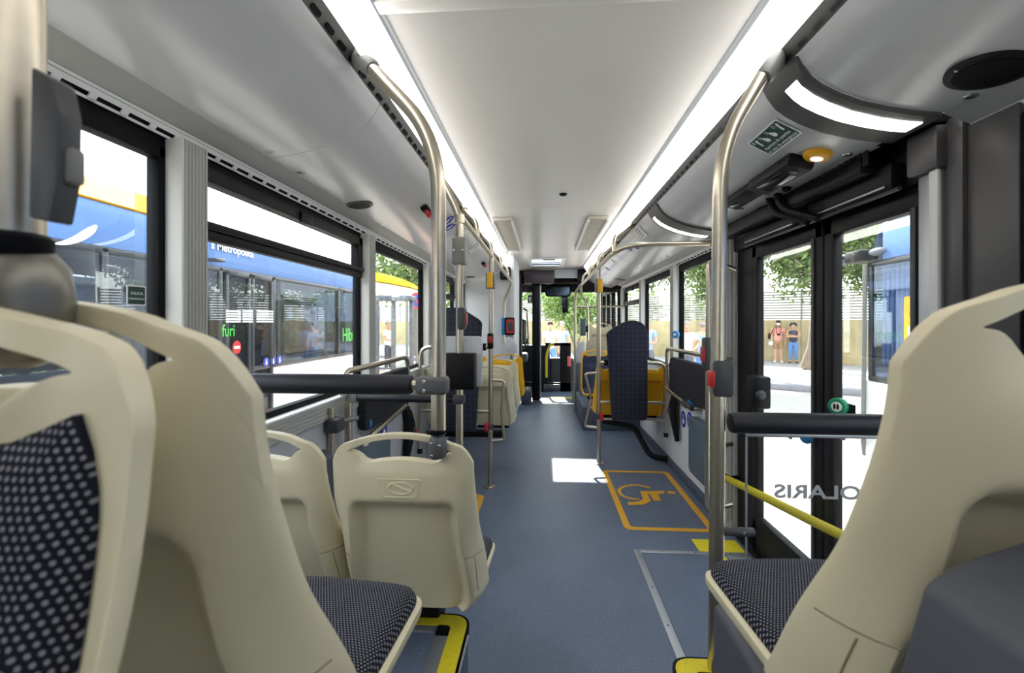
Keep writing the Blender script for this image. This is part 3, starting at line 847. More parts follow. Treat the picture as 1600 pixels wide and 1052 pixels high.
# wheelchair figure, lying across the bus, head to the right
M = Matrix.Translation((0, 0, .0005))
p = MB()
def stroke(pts, wd):
    pts = [V((a, b)) for a, b in pts]; L = []; Rr = []
    for i, q in enumerate(pts):
        t = (pts[min(i + 1, len(pts) - 1)] - pts[max(i - 1, 0)]).normalized(); nn = V((-t.y, t.x)) * wd / 2
        L.append(tuple(q + nn)); Rr.append(tuple(q - nn))
    p.prism(L + Rr[::-1], M, .0015)
# measured floor points of the symbol
def fp(px, py): q = at(px, py, z=0); return (q.x, q.y)
wc = [fp(1015, 763), fp(1005, 759.5), fp(992, 758), fp(978, 759.5), fp(968, 764), fp(967, 770), fp(974, 776), fp(985, 779.5), fp(999, 780.5)]
wc = [(q.x, q.y) for q in fillet([(a, b, 0) for a, b in wc], .09, 5)]
stroke(wc, .028)
p.prism([fp(1000, 768), fp(1038, 767.5), fp(1038, 772), fp(1028, 772.5), fp(1033, 783), fp(1022, 783), fp(1016, 773), fp(1012, 773), fp(1017, 783.5), fp(1006, 789), fp(982, 790), fp(980, 785.5), fp(999, 784), fp(1005, 780)], M, .0015)
c_ = fp(1049, 770); p.prism(ell(c_[0], c_[1], .033, .033, 18), M, .0015)
p.build('symbol', YTAPE, s)
s = empty('pushchair_bay_marking', (-.7, 3, 0), 'amber corner outline on the floor showing past the pale seat back', 'floor marking')
outline_rect(s, -1.05, 2.45, -.47, 3.60, .045)

# ================================================================== SEATS
H_ = .99
def hw(z):
    t = [(.428, .180), (.445, .202), (.48, .214), (.56, .213), (.75, .202), (.9, .196), (1.0, .194)]
    if z <= t[0][0]: return t[0][1]
    for (a, x0), (b, x1) in zip(t, t[1:]):
        if z <= b: k = (z - a) / (b - a); k = k * k * (3 - 2 * k); return x0 + (x1 - x0) * k
    return t[-1][1]
def sm(t): t = max(0, min(1, t)); return t * t * (3 - 2 * t)
def ztop(u): return H_ - .045 * u * u - .034 * max(0, (abs(u) - .82) / .18) ** 2
def zlow(u): return ztop(u) - max(.031, .071 - .040 * sm((abs(u) - .42) / .36))
def zup(u): return ztop(u) - (.014 + .014 * u * u)
ZB = .428
YC = [(.405, 0), (.5, -.03), (.63, -.07), (.73, -.09), (.83, -.105), (.90, -.11), (1.0, -.115)]
YWRAP = [(.405, .155), (.43, .15), (.505, .125), (.63, .095), (.73, .052), (.825, .028), (.90, .02), (1.0, .02)]
def interp(t, z): return sum(interp0(t, z + k * .02) for k in (-2, -1, 0, 1, 2)) / 5
def interp0(t, z):
    if z <= t[0][0]: return t[0][1]
    for (a, p), (b, q) in zip(t, t[1:]):
        if z <= b: return p + (q - p) * (z - a) / (b - a)
    return t[-1][1]
def rec(u, z):
    ua = .74 + .10 * sm((.80 - z) / .36)
    a = 1 - max(0, min(1, (ua - abs(u)) / .15)); b = 1 - max(0, min(1, (.805 - z) / .038))
    t = max(0, min(1, 1 - math.sqrt(a * a + b * b))); return .5 * t + .5 * sm(t)
def yrear(u, z):
    y = interp(YC, z) + interp(YWRAP, z) * abs(u) ** 7
    y += .055 * rec(u, z)
    k = sm((z - (H_ - .115)) / .05) * sm((.72 - abs(u)) / .2)   # scooped lip under the grip opening
    return y + .010 * k
def thick(u, z): return .034 - .018 * abs(u) ** 4 - .010 * sm((z - .93) / .06)
NC, NL, NH, NT = 50, 54, 8, 4
def shell_mb():
    rows = []
    for r in range(NL + NH + NT + 1):
        row = []
        for c in range(NC + 1):
            u = -1 + 2 * c / NC
            if r <= NL: hb = .54
            elif r <= NL + NH: hb = .54 + .21 * math.sin(PI / 2 * (r - NL) / NH)
            else: hb = .75
            lowk = sm((r - NL * .6) / (NL * .4)) if r <= NL else 1
            hb = .64 + (hb - .64) * lowk
            uu = math.copysign(abs(u) / .64 * hb if abs(u) <= .64 else hb + (abs(u) - .64) / .36 * (1 - hb), u)
            if r <= NL: z = ZB + (zlow(uu) - ZB) * r / NL
            elif r <= NL + NH: z = zlow(uu) + (zup(uu) - zlow(uu)) * (r - NL) / NH
            else: z = zup(uu) + (ztop(uu) - zup(uu)) * (r - NL - NH) / NT
            row.append((uu, z))
        rows.append(row)
    nr = len(rows); n = NC + 1; vs = []
    for (k) in (0, 1):
        for row in rows:
            for (u, z) in row:
                x = u * hw(z); y = yrear(u, z)
                if k: y = y - .055 * rec(u, z) + thick(u, z) + .049 * rec(u, z)
                vs.append((x, y, z))
    N = nr * n
    def hole(r, c): return NL <= r < NL + NH and 9 <= c < 41
    fs = []
    cnt = {}
    for r in range(nr - 1):
        for c in range(NC):
            if hole(r, c): continue
            q = (r * n + c, r * n + c + 1, (r + 1) * n + c + 1, (r + 1) * n + c)
            fs.append(q); fs.append(tuple(N + i for i in reversed(q)))
            for i in range(4):
                e = (q[i], q[(i + 1) % 4]); cnt[tuple(sorted(e))] = cnt.get(tuple(sorted(e)), []) + [e]
    for k, e in cnt.items():
        if len(e) == 1: a, b = e[0]; fs.append((b, a, N + a, N + b))
    m = MB(); m.add(vs, fs)
    return m
def bevel_mesh(me, off, seg=2, ang=1.0):
    b = bmesh.new(); b.from_mesh(me)
    used = [q for q in b.verts if not q.link_faces]; bmesh.ops.delete(b, geom=used, context='VERTS')
    es = [e for e in b.edges if len(e.link_faces) == 2 and e.calc_face_angle(0) > ang]
    bmesh.ops.bevel(b, geom=es, offset=off, segments=seg, affect='EDGES', profile=0.5, clamp_overlap=True)
    b.to_mesh(me); b.free(); me.shade_smooth(); me.set_sharp_from_angle(angle=1.1)
def make_seat(label, shell_m, pad_m):
    root = empty('passenger_seat', (0, 0, 0))
    root['label'] = label; root['category'] = 'seat'
    sh = shell_mb().build('back_shell', shell_m, root, ang=1.3)
    bevel_mesh(sh.data, .006, 3, .9)
    # embossed emblem: slanted frame, ring and sweeping bar
    def rp(x, z, d=.0005): return V((x, yrear(x / hw(z), z) - d, z))
    e = MB()
    fr = [(-.064, .868), (.056, .868), (.042, .818), (-.046, .818)]
    e.tube([rp(a.x, a.y) for a in fillet([(x, z, 0) for x, z in fr + [fr[0], fr[1]]], .008, 4)[1:-1]], .0018, 6, closed=True)
    e.tube([rp(.033 * math.cos(2 * PI * k / 28), .843 + .0165 * math.sin(2 * PI * k / 28)) for k in range(28)], .0025, 6, closed=True)
    e.tube([rp(-.031 + .062 * k / 8, .846 - .010 * math.sin((k / 8 - .5) * PI) * 1.0) for k in range(9)], [.001, .002, .003, .0035, .0038, .0035, .003, .002, .001], 6)
    e.build('embossed_emblem', shell_m, sh)
    for s in (-1, 1):
        sm_ = MB()
        sm_.tube([rp(s * u * hw(.625), .625 + .012 * (1 - u) * 2, .0002) for u in (.74, .8, .86, .92, .96, .99)], .0012, 5)
        sm_.tube([rp(s * .90 * hw(z), z, .0002) for z in (.62, .58, .54, .50, .46, .43)], .0012, 5)
        sm_.build('shell_seam', GROOVE if shell_m is not YSEAT else shell_m, sh, kind='stuff')
    # back pad
    p = MB(); nu, nv = 16, 20; p.uv = []; vs = []; fs = []
    for k in (0, 1):
        for j in range(nv + 1):
            for i in range(nu + 1):
                u = -1 + 2 * i / nu; v_ = j / nv
                uu = u * .89; zt = zlow(uu * .76) - .012; z = .47 + (zt - .47) * v_
                # rounded corners
                cr = 1 - .10 * max(0, (v_ - .85) / .15) ** 2 - .06 * max(0, (.1 - v_) / .1) ** 2
                x = uu * cr * hw(z); ed = min(1, (1 - abs(u)) * 6) * min(1, (1 - v_) * 8, v_ * 8 + .2)
                y = yrear(uu, z) - .055 * rec(uu, z) + thick(uu, z) + .049 * rec(uu, z)
                vs.append((x, y + (.004 + .020 * math.sqrt(max(0, ed)) if k else -.004), z)); p.uv.append((x, z * 1.03))
    N = (nu + 1) * (nv + 1)
    for j in range(nv):
        for i in range(nu):
            q = (j * (nu + 1) + i, j * (nu + 1) + i + 1, (j + 1) * (nu + 1) + i + 1, (j + 1) * (nu + 1) + i)
            fs += [q, tuple(N + a for a in reversed(q))]
    bd = [i for i in range(nu)] ; ring = list(range(nu + 1)) + [(j) * (nu + 1) + nu for j in range(1, nv + 1)] + [nv * (nu + 1) + i for i in range(nu - 1, -1, -1)] + [j * (nu + 1) for j in range(nv - 1, 0, -1)]
    for a, b in zip(ring, ring[1:] + ring[:1]): fs.append((a, b, N + b, N + a))
    p.add(vs, fs); p.build('back_pad', pad_m, root, ang=1.2)
    # seat tray and cushion
    def plan(ins):
        w0, w1 = .186 - ins, .206 - ins
        return [(q.x, q.y) for q in fillet([(0, .08 + ins, 0), (-w0, .08 + ins, 0), (-w1, .40 - ins, 0), (0, .425 - ins, 0), (w1, .40 - ins, 0), (w0, .08 + ins, 0), (.001, .08 + ins, 0)], .05 - min(ins, .03) * .5, 7)][:-1]
    def loft(rings, uv=False):
        m = MB(); vs = []; fs = []; n = None
        for ins, z in rings:
            pl_ = plan(ins); n = len(pl_)
            for (x, y) in pl_: vs.append((x, y, z - .010 * max(0, (y - .36) / .06) ** 2))
        for k in range(len(rings) - 1):
            for j in range(n): fs.append((k * n + j, k * n + (j + 1) % n, (k + 1) * n + (j + 1) % n, (k + 1) * n + j))
        fs.append(tuple(range(n))[::-1]); fs.append(tuple(range((len(rings) - 1) * n, len(rings) * n)))
        m.add(vs, fs)
        if uv: m.uv = [(a, b) for (a, b, c) in vs]
        return m
    loft([(.03, .428), (.006, .438), (-.004, .453), (-.004, .467), (.002, .471)]).build('seat_tray', shell_m, root, ang=.9)
    loft([(.004, .467), (.004, .477), (.010, .489), (.022, .496), (.05, .499)], True).build('seat_cushion', pad_m, root, ang=1.2)
    MB().box((-.15, .13, .385), (.15, .36, .425), .01).build('support_frame', BLACK, root)
    return root
CRM = mat('pale_cream_plastic', (225, 215, 182), 0.42, noise=0.03, nscale=5, bump=0.08, bscale=900)
proto = make_seat('pale cream seat', CRM, FAB)
protoy = make_seat('yellow seat beyond the right padded board, half hidden by it', YSEAT, FABN)
SEATS = []
def place(src, x, y, z, lab, rz=0, floor_z=0.0, pedestal=None, group=None):
    o = src if not SEATS or src.get('used') is None else copy_tree(src)
    src['used'] = 1
    if 'used' in o: 
        if o is not src: del o['used']
    o.location = (x, y, z); o.rotation_euler = (0, 0, rz); o['label'] = lab
    if group: o['group'] = group
    if pedestal is None: pedestal = y < 2
    if pedestal:
        m = MB(); m.box((-.045, .16, floor_z - z), (.045, .26, .36), .01); m.box((-.10, .12, floor_z - z), (.10, .30, floor_z - z + .012), .004)
        q = bpy.data.objects.new('pedestal', m.mesh('pedestal', BLACK)); C.objects.link(q); q.parent = o
    SEATS.append(o); return o
SEAT_C = place(proto, -.3875, 1.31, .08, 'pale cream seat back with oval emblem, thick steel pole fixed on its grip')
SEAT_D = place(proto, -.805, 1.31, .08, 'pale cream seat by the left window, next to the seat with the oval emblem')
SEAT_B = place(proto, -.425, .432, .40, 'nearest forward-facing cream seat left of the aisle, dark dotted cushion in front', floor_z=.403)
SEAT_A = place(proto, -.436, .177, .397, 'cream seat turned to the camera showing its dotted back pad', rz=PI, floor_z=.403)
SEAT_E = place(proto, .512, .515, .424, 'nearest cream seat on the door side of the aisle', floor_z=.403)
g = 'cream seats in pairs ahead of the left padded board'
place(proto, -.475, 4.12, .0, 'cream aisle seat just ahead of the left padded board', group=g)
place(proto, -.90, 4.12, .0, 'cream window seat behind the thick left pole, ahead of the steel frame', group=g)
place(proto, -.475, 4.95, .0, 'cream aisle seat in second row ahead of the left padded board', group=g)
place(proto, -.90, 4.95, .0, 'cream window seat in second row ahead of the left padded board', group=g)
for q in (SEATS[-4], SEATS[-3], SEATS[-2], SEATS[-1]): pass
place(protoy, -.46, 5.72, .0, 'yellow priority seat in front of the white partition, by the aisle')
place(protoy, -.90, 5.72, .0, 'yellow priority seat in front of the white partition, by the left window')
YL_ = place(protoy, 1.04, 4.72, -.01, 'yellow seat by the right window, half hidden by the plaid board')
YM_ = place(protoy, .67, 4.72, -.01, 'yellow aisle seat behind the plaid board on the right')
YL_.scale = (.92, 1, 1); YM_.scale = (.77, 1, 1)
place(protoy, .70, 6.15, .02, 'yellow seat with navy pad turned towards the camera', rz=PI, pedestal=False)
place(proto, .90, 7.50, .385, 'cream seat on the front wheel arch beyond the rear-turned yellow seat', pedestal=False)

# podest and covers under the far right seats
o = tag(MB().box((.49, 5.86, 0), (XR - .03, 7.20, .30), .012).build('wheel_arch_box', SLATEB), 'slate blue box under the rear-turned yellow seat', 'box')
o.data.materials[0] = PODG
tag(MB().box((.50, 7.26, 0), (XR - .03, 8.3, .73), .03).build('wheel_arch_cover', PODG), 'slate cover over the front wheel below the cream seat near the cab', 'cover')
# supports of the seat pairs behind both boards
tag(MB().tube(fillet([(.60, 4.75, .36), (.92, 4.73, .31), (1.04, 4.55, .06), (1.20, 4.52, .045)], .08), .028, 10).build('seat_strut', BLACK), 'black bent strut under the yellow seats running to the right wall', 'strut')
tag(MB().box((-1.06, 4.06, .34), (-.36, 4.13, .40), .015).build('seat_strut', BLACK), 'straight black beam under the left cream seat pair', 'strut')

# dark boxes near the camera on the right
s = empty('seat_base_cover', (.55, .7, .4), 'dark grey cover box beneath the nearest door-side seat', 'cover')
MB().box((.388, .30, .403), (.80, 1.09, .725), .02, 3).build('cover_body', COVER, s)
MB().box((.382, .60, .60), (.395, .88, .66), .004).build('cover_plate', SLATEB, s)
s = empty('engine_cover', (.5, .25, .4), 'dark slate box with a pale ridge, behind the nearest door-side seat', 'cover')
P_ = [(-.075, -.80), (-.034, -.095), (-.012, -.010), (0, 0), (.014, .010), (.10, .042), (.30, .06), (.30, -.80)]
_e = at(1462, 893, y=.405); ex, ez = _e.x, _e.z
p = MB(); M = frame((ex, .405, ez), (1, 0, 0), (0, 0, 1))
p.prism([(a, max(b, .403 - ez)) for a, b in P_], M, .50, .008).build('cover_body', COVER, s)

# ================================================================== GRAB POLES AND RAILS
RT = .02
def swivel(root, pos, r=.030, h=.075, tilt=0.0, face=(0, -1, 0)):
    x, y, z = pos
    MB().lathe([(.012, -h * .7), (r * .78, -h * .66), (r * .95, -h * .5), (r, -h * .1), (r * .95, h * .18), (r * .7, h * .40), (r * .45, h * .52)], pos, (0, 0, 1), 20).build('swivel_joint', CLAMP, root)
    MB().lathe([(RT + .002, h * .5), (RT + .004, h * .52), (RT + .004, h * .70), (RT + .001, h * .74)], pos, (0, 0, 1), 20).build('collar', RUBBER, root)
    p = MB()
    for dx, dz in ((-.012, .006), (.010, .001), (-.010, -.026)): p.lathe([(.0045, 0), (.0045, .004), (.003, .006)], (x + dx, y - r * .9, z + dz), face, 10)
    p.build('screw', SCREW, root)
def sleeve(root, a, b, r=.026):
    a = V(a); b = V(b); MB().tube([a, a + (b - a) * .1, a + (b - a) * .9, b], [r * .8, r, r, r * .9], 14).build('end_sleeve', MGREY, root)

# thick pole on the pale seat
s = empty('grab_pole', (-.28, 1.2, 1.06), 'thick steel pole rising from the cream seat with the oval emblem', 'pole')
MB().tube(fillet([(-.28, 1.195, 1.075), (-.28, 1.195, 1.86), (-.545, 1.33, 2.165), (-.56, 1.36, 2.18)], .16, 10), RT, 20).build('pole_tube', STEEL, s)
swivel(s, (-.283, 1.195, 1.048), .025, .054)
sleeve(s, (-.50, 1.305, 2.115), (-.585, 1.37, 2.20), .027)
# clamp and padded bar
bar = empty('padded_bar', (-.7, 1.2, 1.205), 'thick black padded bar fixed to the thick left pole', 'bar')
MB().lathe([(.012, 0), (.024, .003), (.027, .012), (.027, .70), (.024, .712), (.012, .715)], (-1.065, 1.195, 1.205), (1, 0, 0), 24).build('foam_pad', BLKPAD, bar)
MB().cyl((-.36, 1.195, 1.205), (-.28, 1.195, 1.205), .0125, 14).build('bar_tube', STEEL, bar)
MB().box((-.338, 1.168, 1.181), (-.253, 1.222, 1.229), .012, 3).build('clamp', CLAMP, bar)
p = MB()
for dz in (-.012, .012): p.lathe([(.005, 0), (.005, .003), (.003, .005)], (-.312, 1.168, 1.205 + dz), (0, -1, 0), 10)
p.build('screw', SCREW, bar)
JOINT = mat('satin_grey_joint', (128, 124, 116), .35, .6)
# nearest left pole with stop box
s = empty('grab_pole', (-.378, .3, 1.4), 'steel pole rising from the seat grip between the two nearest left seats', 'pole')
px0 = -.383
MB().tube([(px0, .30, 1.425), (px0, .30, 2.10), (px0 - .20, .36, 2.20)], RT, 20).build('pole_tube', STEEL, s)
MB().lathe([(.010, -.05), (.022, -.045), (.029, -.030), (.031, .0), (.028, .022), (.018, .036)], (px0 + .002, .305, 1.388), (0, 0, 1), 24).build('swivel_joint', JOINT, s)
MB().lathe([(.022, 0), (.024, .003), (.024, .013), (.021, .016)], (px0, .30, 1.418), (0, 0, 1), 24).build('collar', RUBBER, s)
s = empty('stop_button', (px0 + .02, .3, 1.5), 'dark stop button box on the steel pole above the two nearest seats', 'button')
M = frame((-.346, .282, 1.491), (1, 0, 0), (0, 0, 1))
MB().prism([(0, -.050), (.016, -.053), (.022, -.024), (.023, .020), (.018, .043), (.002, .052)], M @ Matrix.Translation((0, 0, -.016)), .016, .002).build('housing', DGREY, s)
MB().box((-.330, .286, 1.465), (-.319, .297, 1.490), .003).build('push_face', MGREY, s)

# pole and rail on the left
XLp, YLp, ZR = -.437, 2.336, 1.93
s = empty('grab_pole', (XLp, YLp, 0), 'steel pole carrying the grey junction box and black leaflet holder', 'pole')
MB().tube(fillet([(XLp, YLp, 0), (XLp, YLp, 1.93), (XLp - .09, YLp + .03, 2.10), (-.575, YLp + .06, 2.165)], .07, 6), RT, 16).build('pole_tube', STEEL, s)
MB().lathe([(RT + .001, 0), (RT + .006, .002), (RT + .006, .045), (RT + .001, .047)], (XLp, YLp, 1.885), (0, 0, 1), 18).build('collar', STEEL, s)
MB().lathe([(.045, 0), (.045, .006), (.022, .012)], (XLp, YLp, 0), (0, 0, 1), 18).build('floor_flange', STEEL, s)
s = empty('junction_box', (XLp, YLp - .02, 1.745), 'grey plastic box with two screws near the top of a left pole', 'box')
MB().box((XLp - .034, YLp - .035, 1.672), (XLp + .034, YLp + .035, 1.812), .008).build('housing', mat('olive_grey_plastic', (126, 126, 116), .45), s)
p = MB()
for dx in (-.022, .022): p.lathe([(.006, 0), (.006, .003), (.004, .005)], (XLp + dx, YLp - .035, 1.742), (0, -1, 0), 10)
p.build('screw', SCREW, s)
s = empty('stop_button', (XLp + .02, YLp, 1.4), 'dark stop button with red face on the pole with the leaflet holder', 'button')
MB().box((XLp - .008, YLp - .032, 1.335), (XLp + .034, YLp + .032, 1.452), .012).build('housing', DGREY, s)
MB().box((XLp + .030, YLp - .02, 1.362), (XLp + .040, YLp + .02, 1.422), .004).build('push_face', RED, s)
s = empty('leaflet_holder', (XLp, YLp, 1.15), 'black leaflet box with pale grey back plate on a left pole', 'holder')
M = frame((XLp, YLp + .05, 1.175), (1, 0, 0), (0, 0, 1))
MB().prism(rrect(-.095, -.14, .112, .125, .02), M @ Matrix.Translation((0, 0, -.02)), .03, .004).build('back_plate', LGREY, s)
MB().box((XLp - .08, YLp - .06, 1.032), (XLp + .085, YLp + .03, 1.215), .006).build('leaflet_box', BLACK, s)

s = empty('handrail', (XLp, 4, ZR), 'long steel handrail under the left light strip', 'rail')
MB().tube(fillet([(XLp, YLp, ZR), (XLp, 6.12, ZR), (XLp - .10, 6.22, ZR - .22), (XLp - .11, 6.24, ZR - .35), (XLp - .11, 6.24, 1.1)], .12), RT * .9, 14).build('rail_tube', STEEL, s)
for (yb, yt) in ((2.96, 3.16), (3.78, 4.03), (4.61, 5.2), (5.5, 5.9)):
    br = MB().tube(fillet([(XLp, yb, ZR), (XLp - .005, yb + .01, ZR + .10), (-.56, yt - .03, Hh(.79)), (-.575, yt, Hh(.805))], .1), RT * .85, 12).build('rail_bracket', STEEL, s)
    MB().tube([(-.545, yt - .05, Hh(.775)), (-.58, yt + .01, Hh(.81))], .026, 12).build('bracket_sleeve', STEEL, br)
# pole three on the left with yellow validator arm, stop button, grab loop
X3, Y3 = -.450, 3.78
s = empty('grab_pole', (X3, Y3, 0), 'slim steel pole with the D-shaped grab loop, left of the aisle', 'pole')
MB().tube([(X3, Y3, 0), (X3 + .012, Y3, ZR)], RT, 14).build('pole_tube', STEEL, s)
MB().tube(fillet([(X3, Y3, .895), (X3 + .12, Y3, .890), (X3 + .095, Y3, .64), (X3 + .12, Y3, .395), (X3, Y3, .385)], .03), .0125, 12).build('grab_loop', STEEL, s)
MB().lathe([(.05, 0), (.05, .006), (.022, .012)], (X3, Y3, 0), (0, 0, 1), 18).build('floor_flange', STEEL, s)
s = empty('pole_grip_tag', (X3, Y3, 1.75), 'amber plastic tag in a steel clip on the slim left pole', 'tag')
MB().box((X3 - .034, Y3 - .03, 1.655), (X3 + .042, Y3 + .03, 1.79), .008).build('clip', MGREY, s)
MB().tube([(X3 + .003, Y3 - .036, 1.665), (X3 + .003, Y3 - .042, 1.72), (X3 + .003, Y3 - .036, 1.785)], .024, 12).build('tag_face', YBTN, s)
s = empty('stop_button', (X3, Y3, 1.25), 'red stop button in dark case on the slim left pole', 'button')
MB().box((X3 - .02, Y3 - .034, 1.155), (X3 + .028, Y3 + .02, 1.285), .01).build('housing', BLACK, s)
MB().box((X3 - .012, Y3 - .042, 1.205), (X3 + .022, Y3 - .03, 1.26), .005).build('push_face', RED, s)
s = empty('stop_button', (X3 - .03, Y3, .5), 'small red button low on the slim left pole', 'button')
MB().box((X3 - .045, Y3 - .03, .47), (X3 - .012, Y3 + .02, .54), .008).build('push_face', RED, s)
MB().box((X3 - .02, Y3 - .02, .48), (X3 + .028, Y3 + .02, .53), .008).build('clip', DGREY, s)

# steel frame and padded backboard, left and right
def board(x0, x1, y, zb, zt, flip, lab):
    w_ = x1 - x0; m = -1 if flip else 1; cx = (x0 + x1) / 2
    pts = [(-w_ / 2, zb), (w_ / 2, zb), (w_ / 2, zt - .09), (w_ * .36, zt - .02), (w_ * .12, zt), (-w_ * .12, zt - .025), (-w_ / 2 + .03, zt - .10), (-w_ / 2, zt - .13)]
    pts = [(m * a, b) for a, b in pts]
    pts = pts[-1:] + pts[:-1]
    ff = fillet([(a, b, 0) for a, b in pts + pts[:2]], .05, 5)[6:-1]
    poly = [(q.x, q.y) for q in ff]
    s = empty('backboard', (cx, y, zb), lab, 'backboard')
    M = frame((cx, y, 0), (1, 0, 0), (0, 0, 1))
    MB().prism(poly, M @ Matrix.Translation((0, 0, -.02)), .06, .016).build('pad', PLAID, s)
    MB().box((cx - w_ * .35, y + .022, zb + .1), (cx + w_ * .35, y + .04, zt - .2), .005).build('back_plate', BLACK, s)
    return s
board(.600, .985, 4.44, .44, 1.40, False, 'tall plaid padded backboard in front of yellow seats')
board(-.90, -.505, 3.70, .485, 1.505, True, 'tall plaid padded backboard half hidden by the thick left pole')
def side_frame(sx, xw, xp, y, zt, zl, lab):
    s = empty('steel_frame', (xw, y, 0), lab, 'frame')
    MB().tube(fillet([(xp, y, zt), (xw, y, zt), (xw, y, .30)], .10), RT * .85, 14).build('top_tube', STEEL, s)
    MB().tube([(xp, y, zl), (xw, y, zl)], .015, 12).build('cross_tube', STEEL, s)
    MB().tube([(xw, y, .31), (xw, y, .27)], .022, 12).build('end_cap', BLACK, s)
    p = MB()
    for k in (0, 1):
        c = xp + (xw - xp) * (.12 if k == 0 else .62)
        p.box((c - .04, y - .018, zt - .03), (c + .04, y + .03, zt + .03), .008)
    p.build('clamp', BLACK, s); return s
side_frame(1, 1.175, .545, 4.49, .985, .60, 'bent steel frame carrying the right plaid backboard')
side_frame(-1, -1.045, -.45, 3.78, 1.17, .63, 'bent steel frame carrying the left plaid backboard')
tag(MB().box((.53, 4.48, .425), (1.19, 4.52, .440), .004).build('seat_rail', STEEL), 'flat steel rail along the bottom of the yellow seats', 'rail')

# pole with yellow tag on the right, standing on the bay marking's corner
X4, Y4 = .532, 4.49
s = empty('grab_pole', (X4, Y4, 0), 'steel pole at the corner of the wheelchair marking with grab loop', 'pole')
MB().tube([(X4, Y4, 0), (X4, Y4, 1.92)], RT, 14).build('pole_tube', STEEL, s)
MB().tube(fillet([(X4, Y4, .885), (X4 - .13, Y4, .875), (X4 - .07, Y4, .62), (X4 - .135, Y4, .36), (X4, Y4, .345)], .03), .0125, 12).build('grab_loop', STEEL, s)
MB().lathe([(.05, 0), (.05, .006), (.022, .012)], (X4, Y4, 0), (0, 0, 1), 18).build('floor_flange', STEEL, s)
s = empty('pole_grip_tag', (X4, Y4, 1.75), 'amber plastic tag in a steel clip on the right pole', 'tag')
MB().box((X4 - .036, Y4 - .03, 1.665), (X4 + .036, Y4 + .03, 1.80), .008).build('clip', MGREY, s)
MB().tube([(X4 + .01, Y4 - .036, 1.67), (X4 + .01, Y4 - .042, 1.73), (X4 + .01, Y4 - .036, 1.79)], .024, 12).build('tag_face', YBTN, s)
s = empty('stop_button', (X4, Y4, .5), 'small red button low on the right pole by the yellow seats', 'button')
MB().box((X4 + .008, Y4 - .03, .42), (X4 + .042, Y4 + .02, .50), .008).build('push_face', RED, s)
MB().box((X4 - .024, Y4 - .02, .43), (X4 + .02, Y4 + .02, .49), .008).build('clip', DGREY, s)

# overhead rail, right
s = empty('handrail', (.52, 4.5, 1.91), 'long steel handrail under the right light strip, bent to the wall above the wheelchair bay', 'rail')
MB().tube(fillet([(1.20, 3.30, 1.935), (.60, 3.30, 1.93), (.525, 3.62, 1.91), (.525, 6.5, 1.91), (.46, 6.75, 1.83), (.46, 6.80, 1.60), (.46, 6.80, .05)], .16, 8), RT * .9, 14).build('rail_tube', STEEL, s)
MB().tube([(1.17, 3.30, 1.935), (1.23, 3.30, 1.935)], .024, 12).build('end_sleeve', MGREY, s)
for (yb, yt) in ((3.50, 3.82), (4.49, 4.62), (5.4, 5.55), (6.3, 6.45)):
    br = MB().tube(fillet([(.53, yb, 1.91), (.535, yb + .01, 2.02), (.70, yt - .03, Hh(.79)), (.72, yt, Hh(.805))], .1), RT * .85, 12).build('rail_bracket', STEEL, s)
    MB().tube([(.685, yt - .05, Hh(.775)), (.725, yt + .01, Hh(.81))], .026, 12).build('bracket_sleeve', STEEL, br)

# thick pole and glass partition beside the door
s = empty('grab_pole', (.485, 1.31, 0), 'thick steel pole by the middle door, holding the glass screen', 'pole')
MB().tube(fillet([(.478, 1.31, .40), (.492, 1.31, 1.86), (.665, 1.42, 2.13), (.70, 1.44, 2.17)], .14, 10), RT, 20).build('pole_tube', STEEL, s)
sleeve(s, (.652, 1.405, 2.10), (.72, 1.455, 2.19), .027)
s = empty('stop_button', (.48, 1.31, 1.24), 'dark stop button box with red face on the thick pole by the door', 'button')
MB().box((.468, 1.285, 1.165), (.522, 1.335, 1.268), .01).build('housing', DGREY, s)
MB().box((.461, 1.288, 1.192), (.472, 1.33, 1.236), .004).build('push_face', RED, s)
s = empty('glass_screen', (.85, 1.31, .55), 'glass screen under a black padded bar, beside the middle door', 'screen')
MB().lathe([(.012, 0), (.026, .003), (.029, .012), (.029, .66), (.026, .672)], (.515, 1.31, 1.092), (1, 0, 0), 24).build('foam_pad', BLKPAD, s)
MB().box((.56, 1.305, 1.054), (1.17, 1.315, 1.064), .002).build('glass_channel', ALU, s)
p = MB()
for k in range(4): p.lathe([(.006, 0), (.004, .006)], (.68 + k * .14, 1.31, 1.055), (0, 0, -1), 8)
p.build('screw', SCREW, s)
MB().box((.563, 1.307, .56), (1.17, 1.313, 1.056), .001, 1).build('pane', GLASSP, s)
MB().box((.5605, 1.306, .56), (.5635, 1.314, 1.056)).build('glass_edge', ALU, s)
for zz_ in (.788, 1.092):
    if zz_ < 1: MB().lathe([(.010, 0), (.012, .003), (.012, .082), (.010, .085)], (.498, 1.31, zz_), (1, 0, 0), 14).build('glass_clamp', DGREY, s)
MB().lathe([(.004, 0), (.003, .003)], (.55, 1.298, .788), (0, -1, 0), 8).build('screw', SCREW, s)
# lettering on the glass, reading from the other side
q = at(1345, 781, y=1.316)
M = frame((q.x + .035, 1.3165, q.z), (-1, 0, 0), (0, 0, 1))
text('lettering', 'SOLARIS', .052, M, mat('frosted_lettering', (208, 208, 213), .6), s, .0006, sx=1.36, bold=.0012)

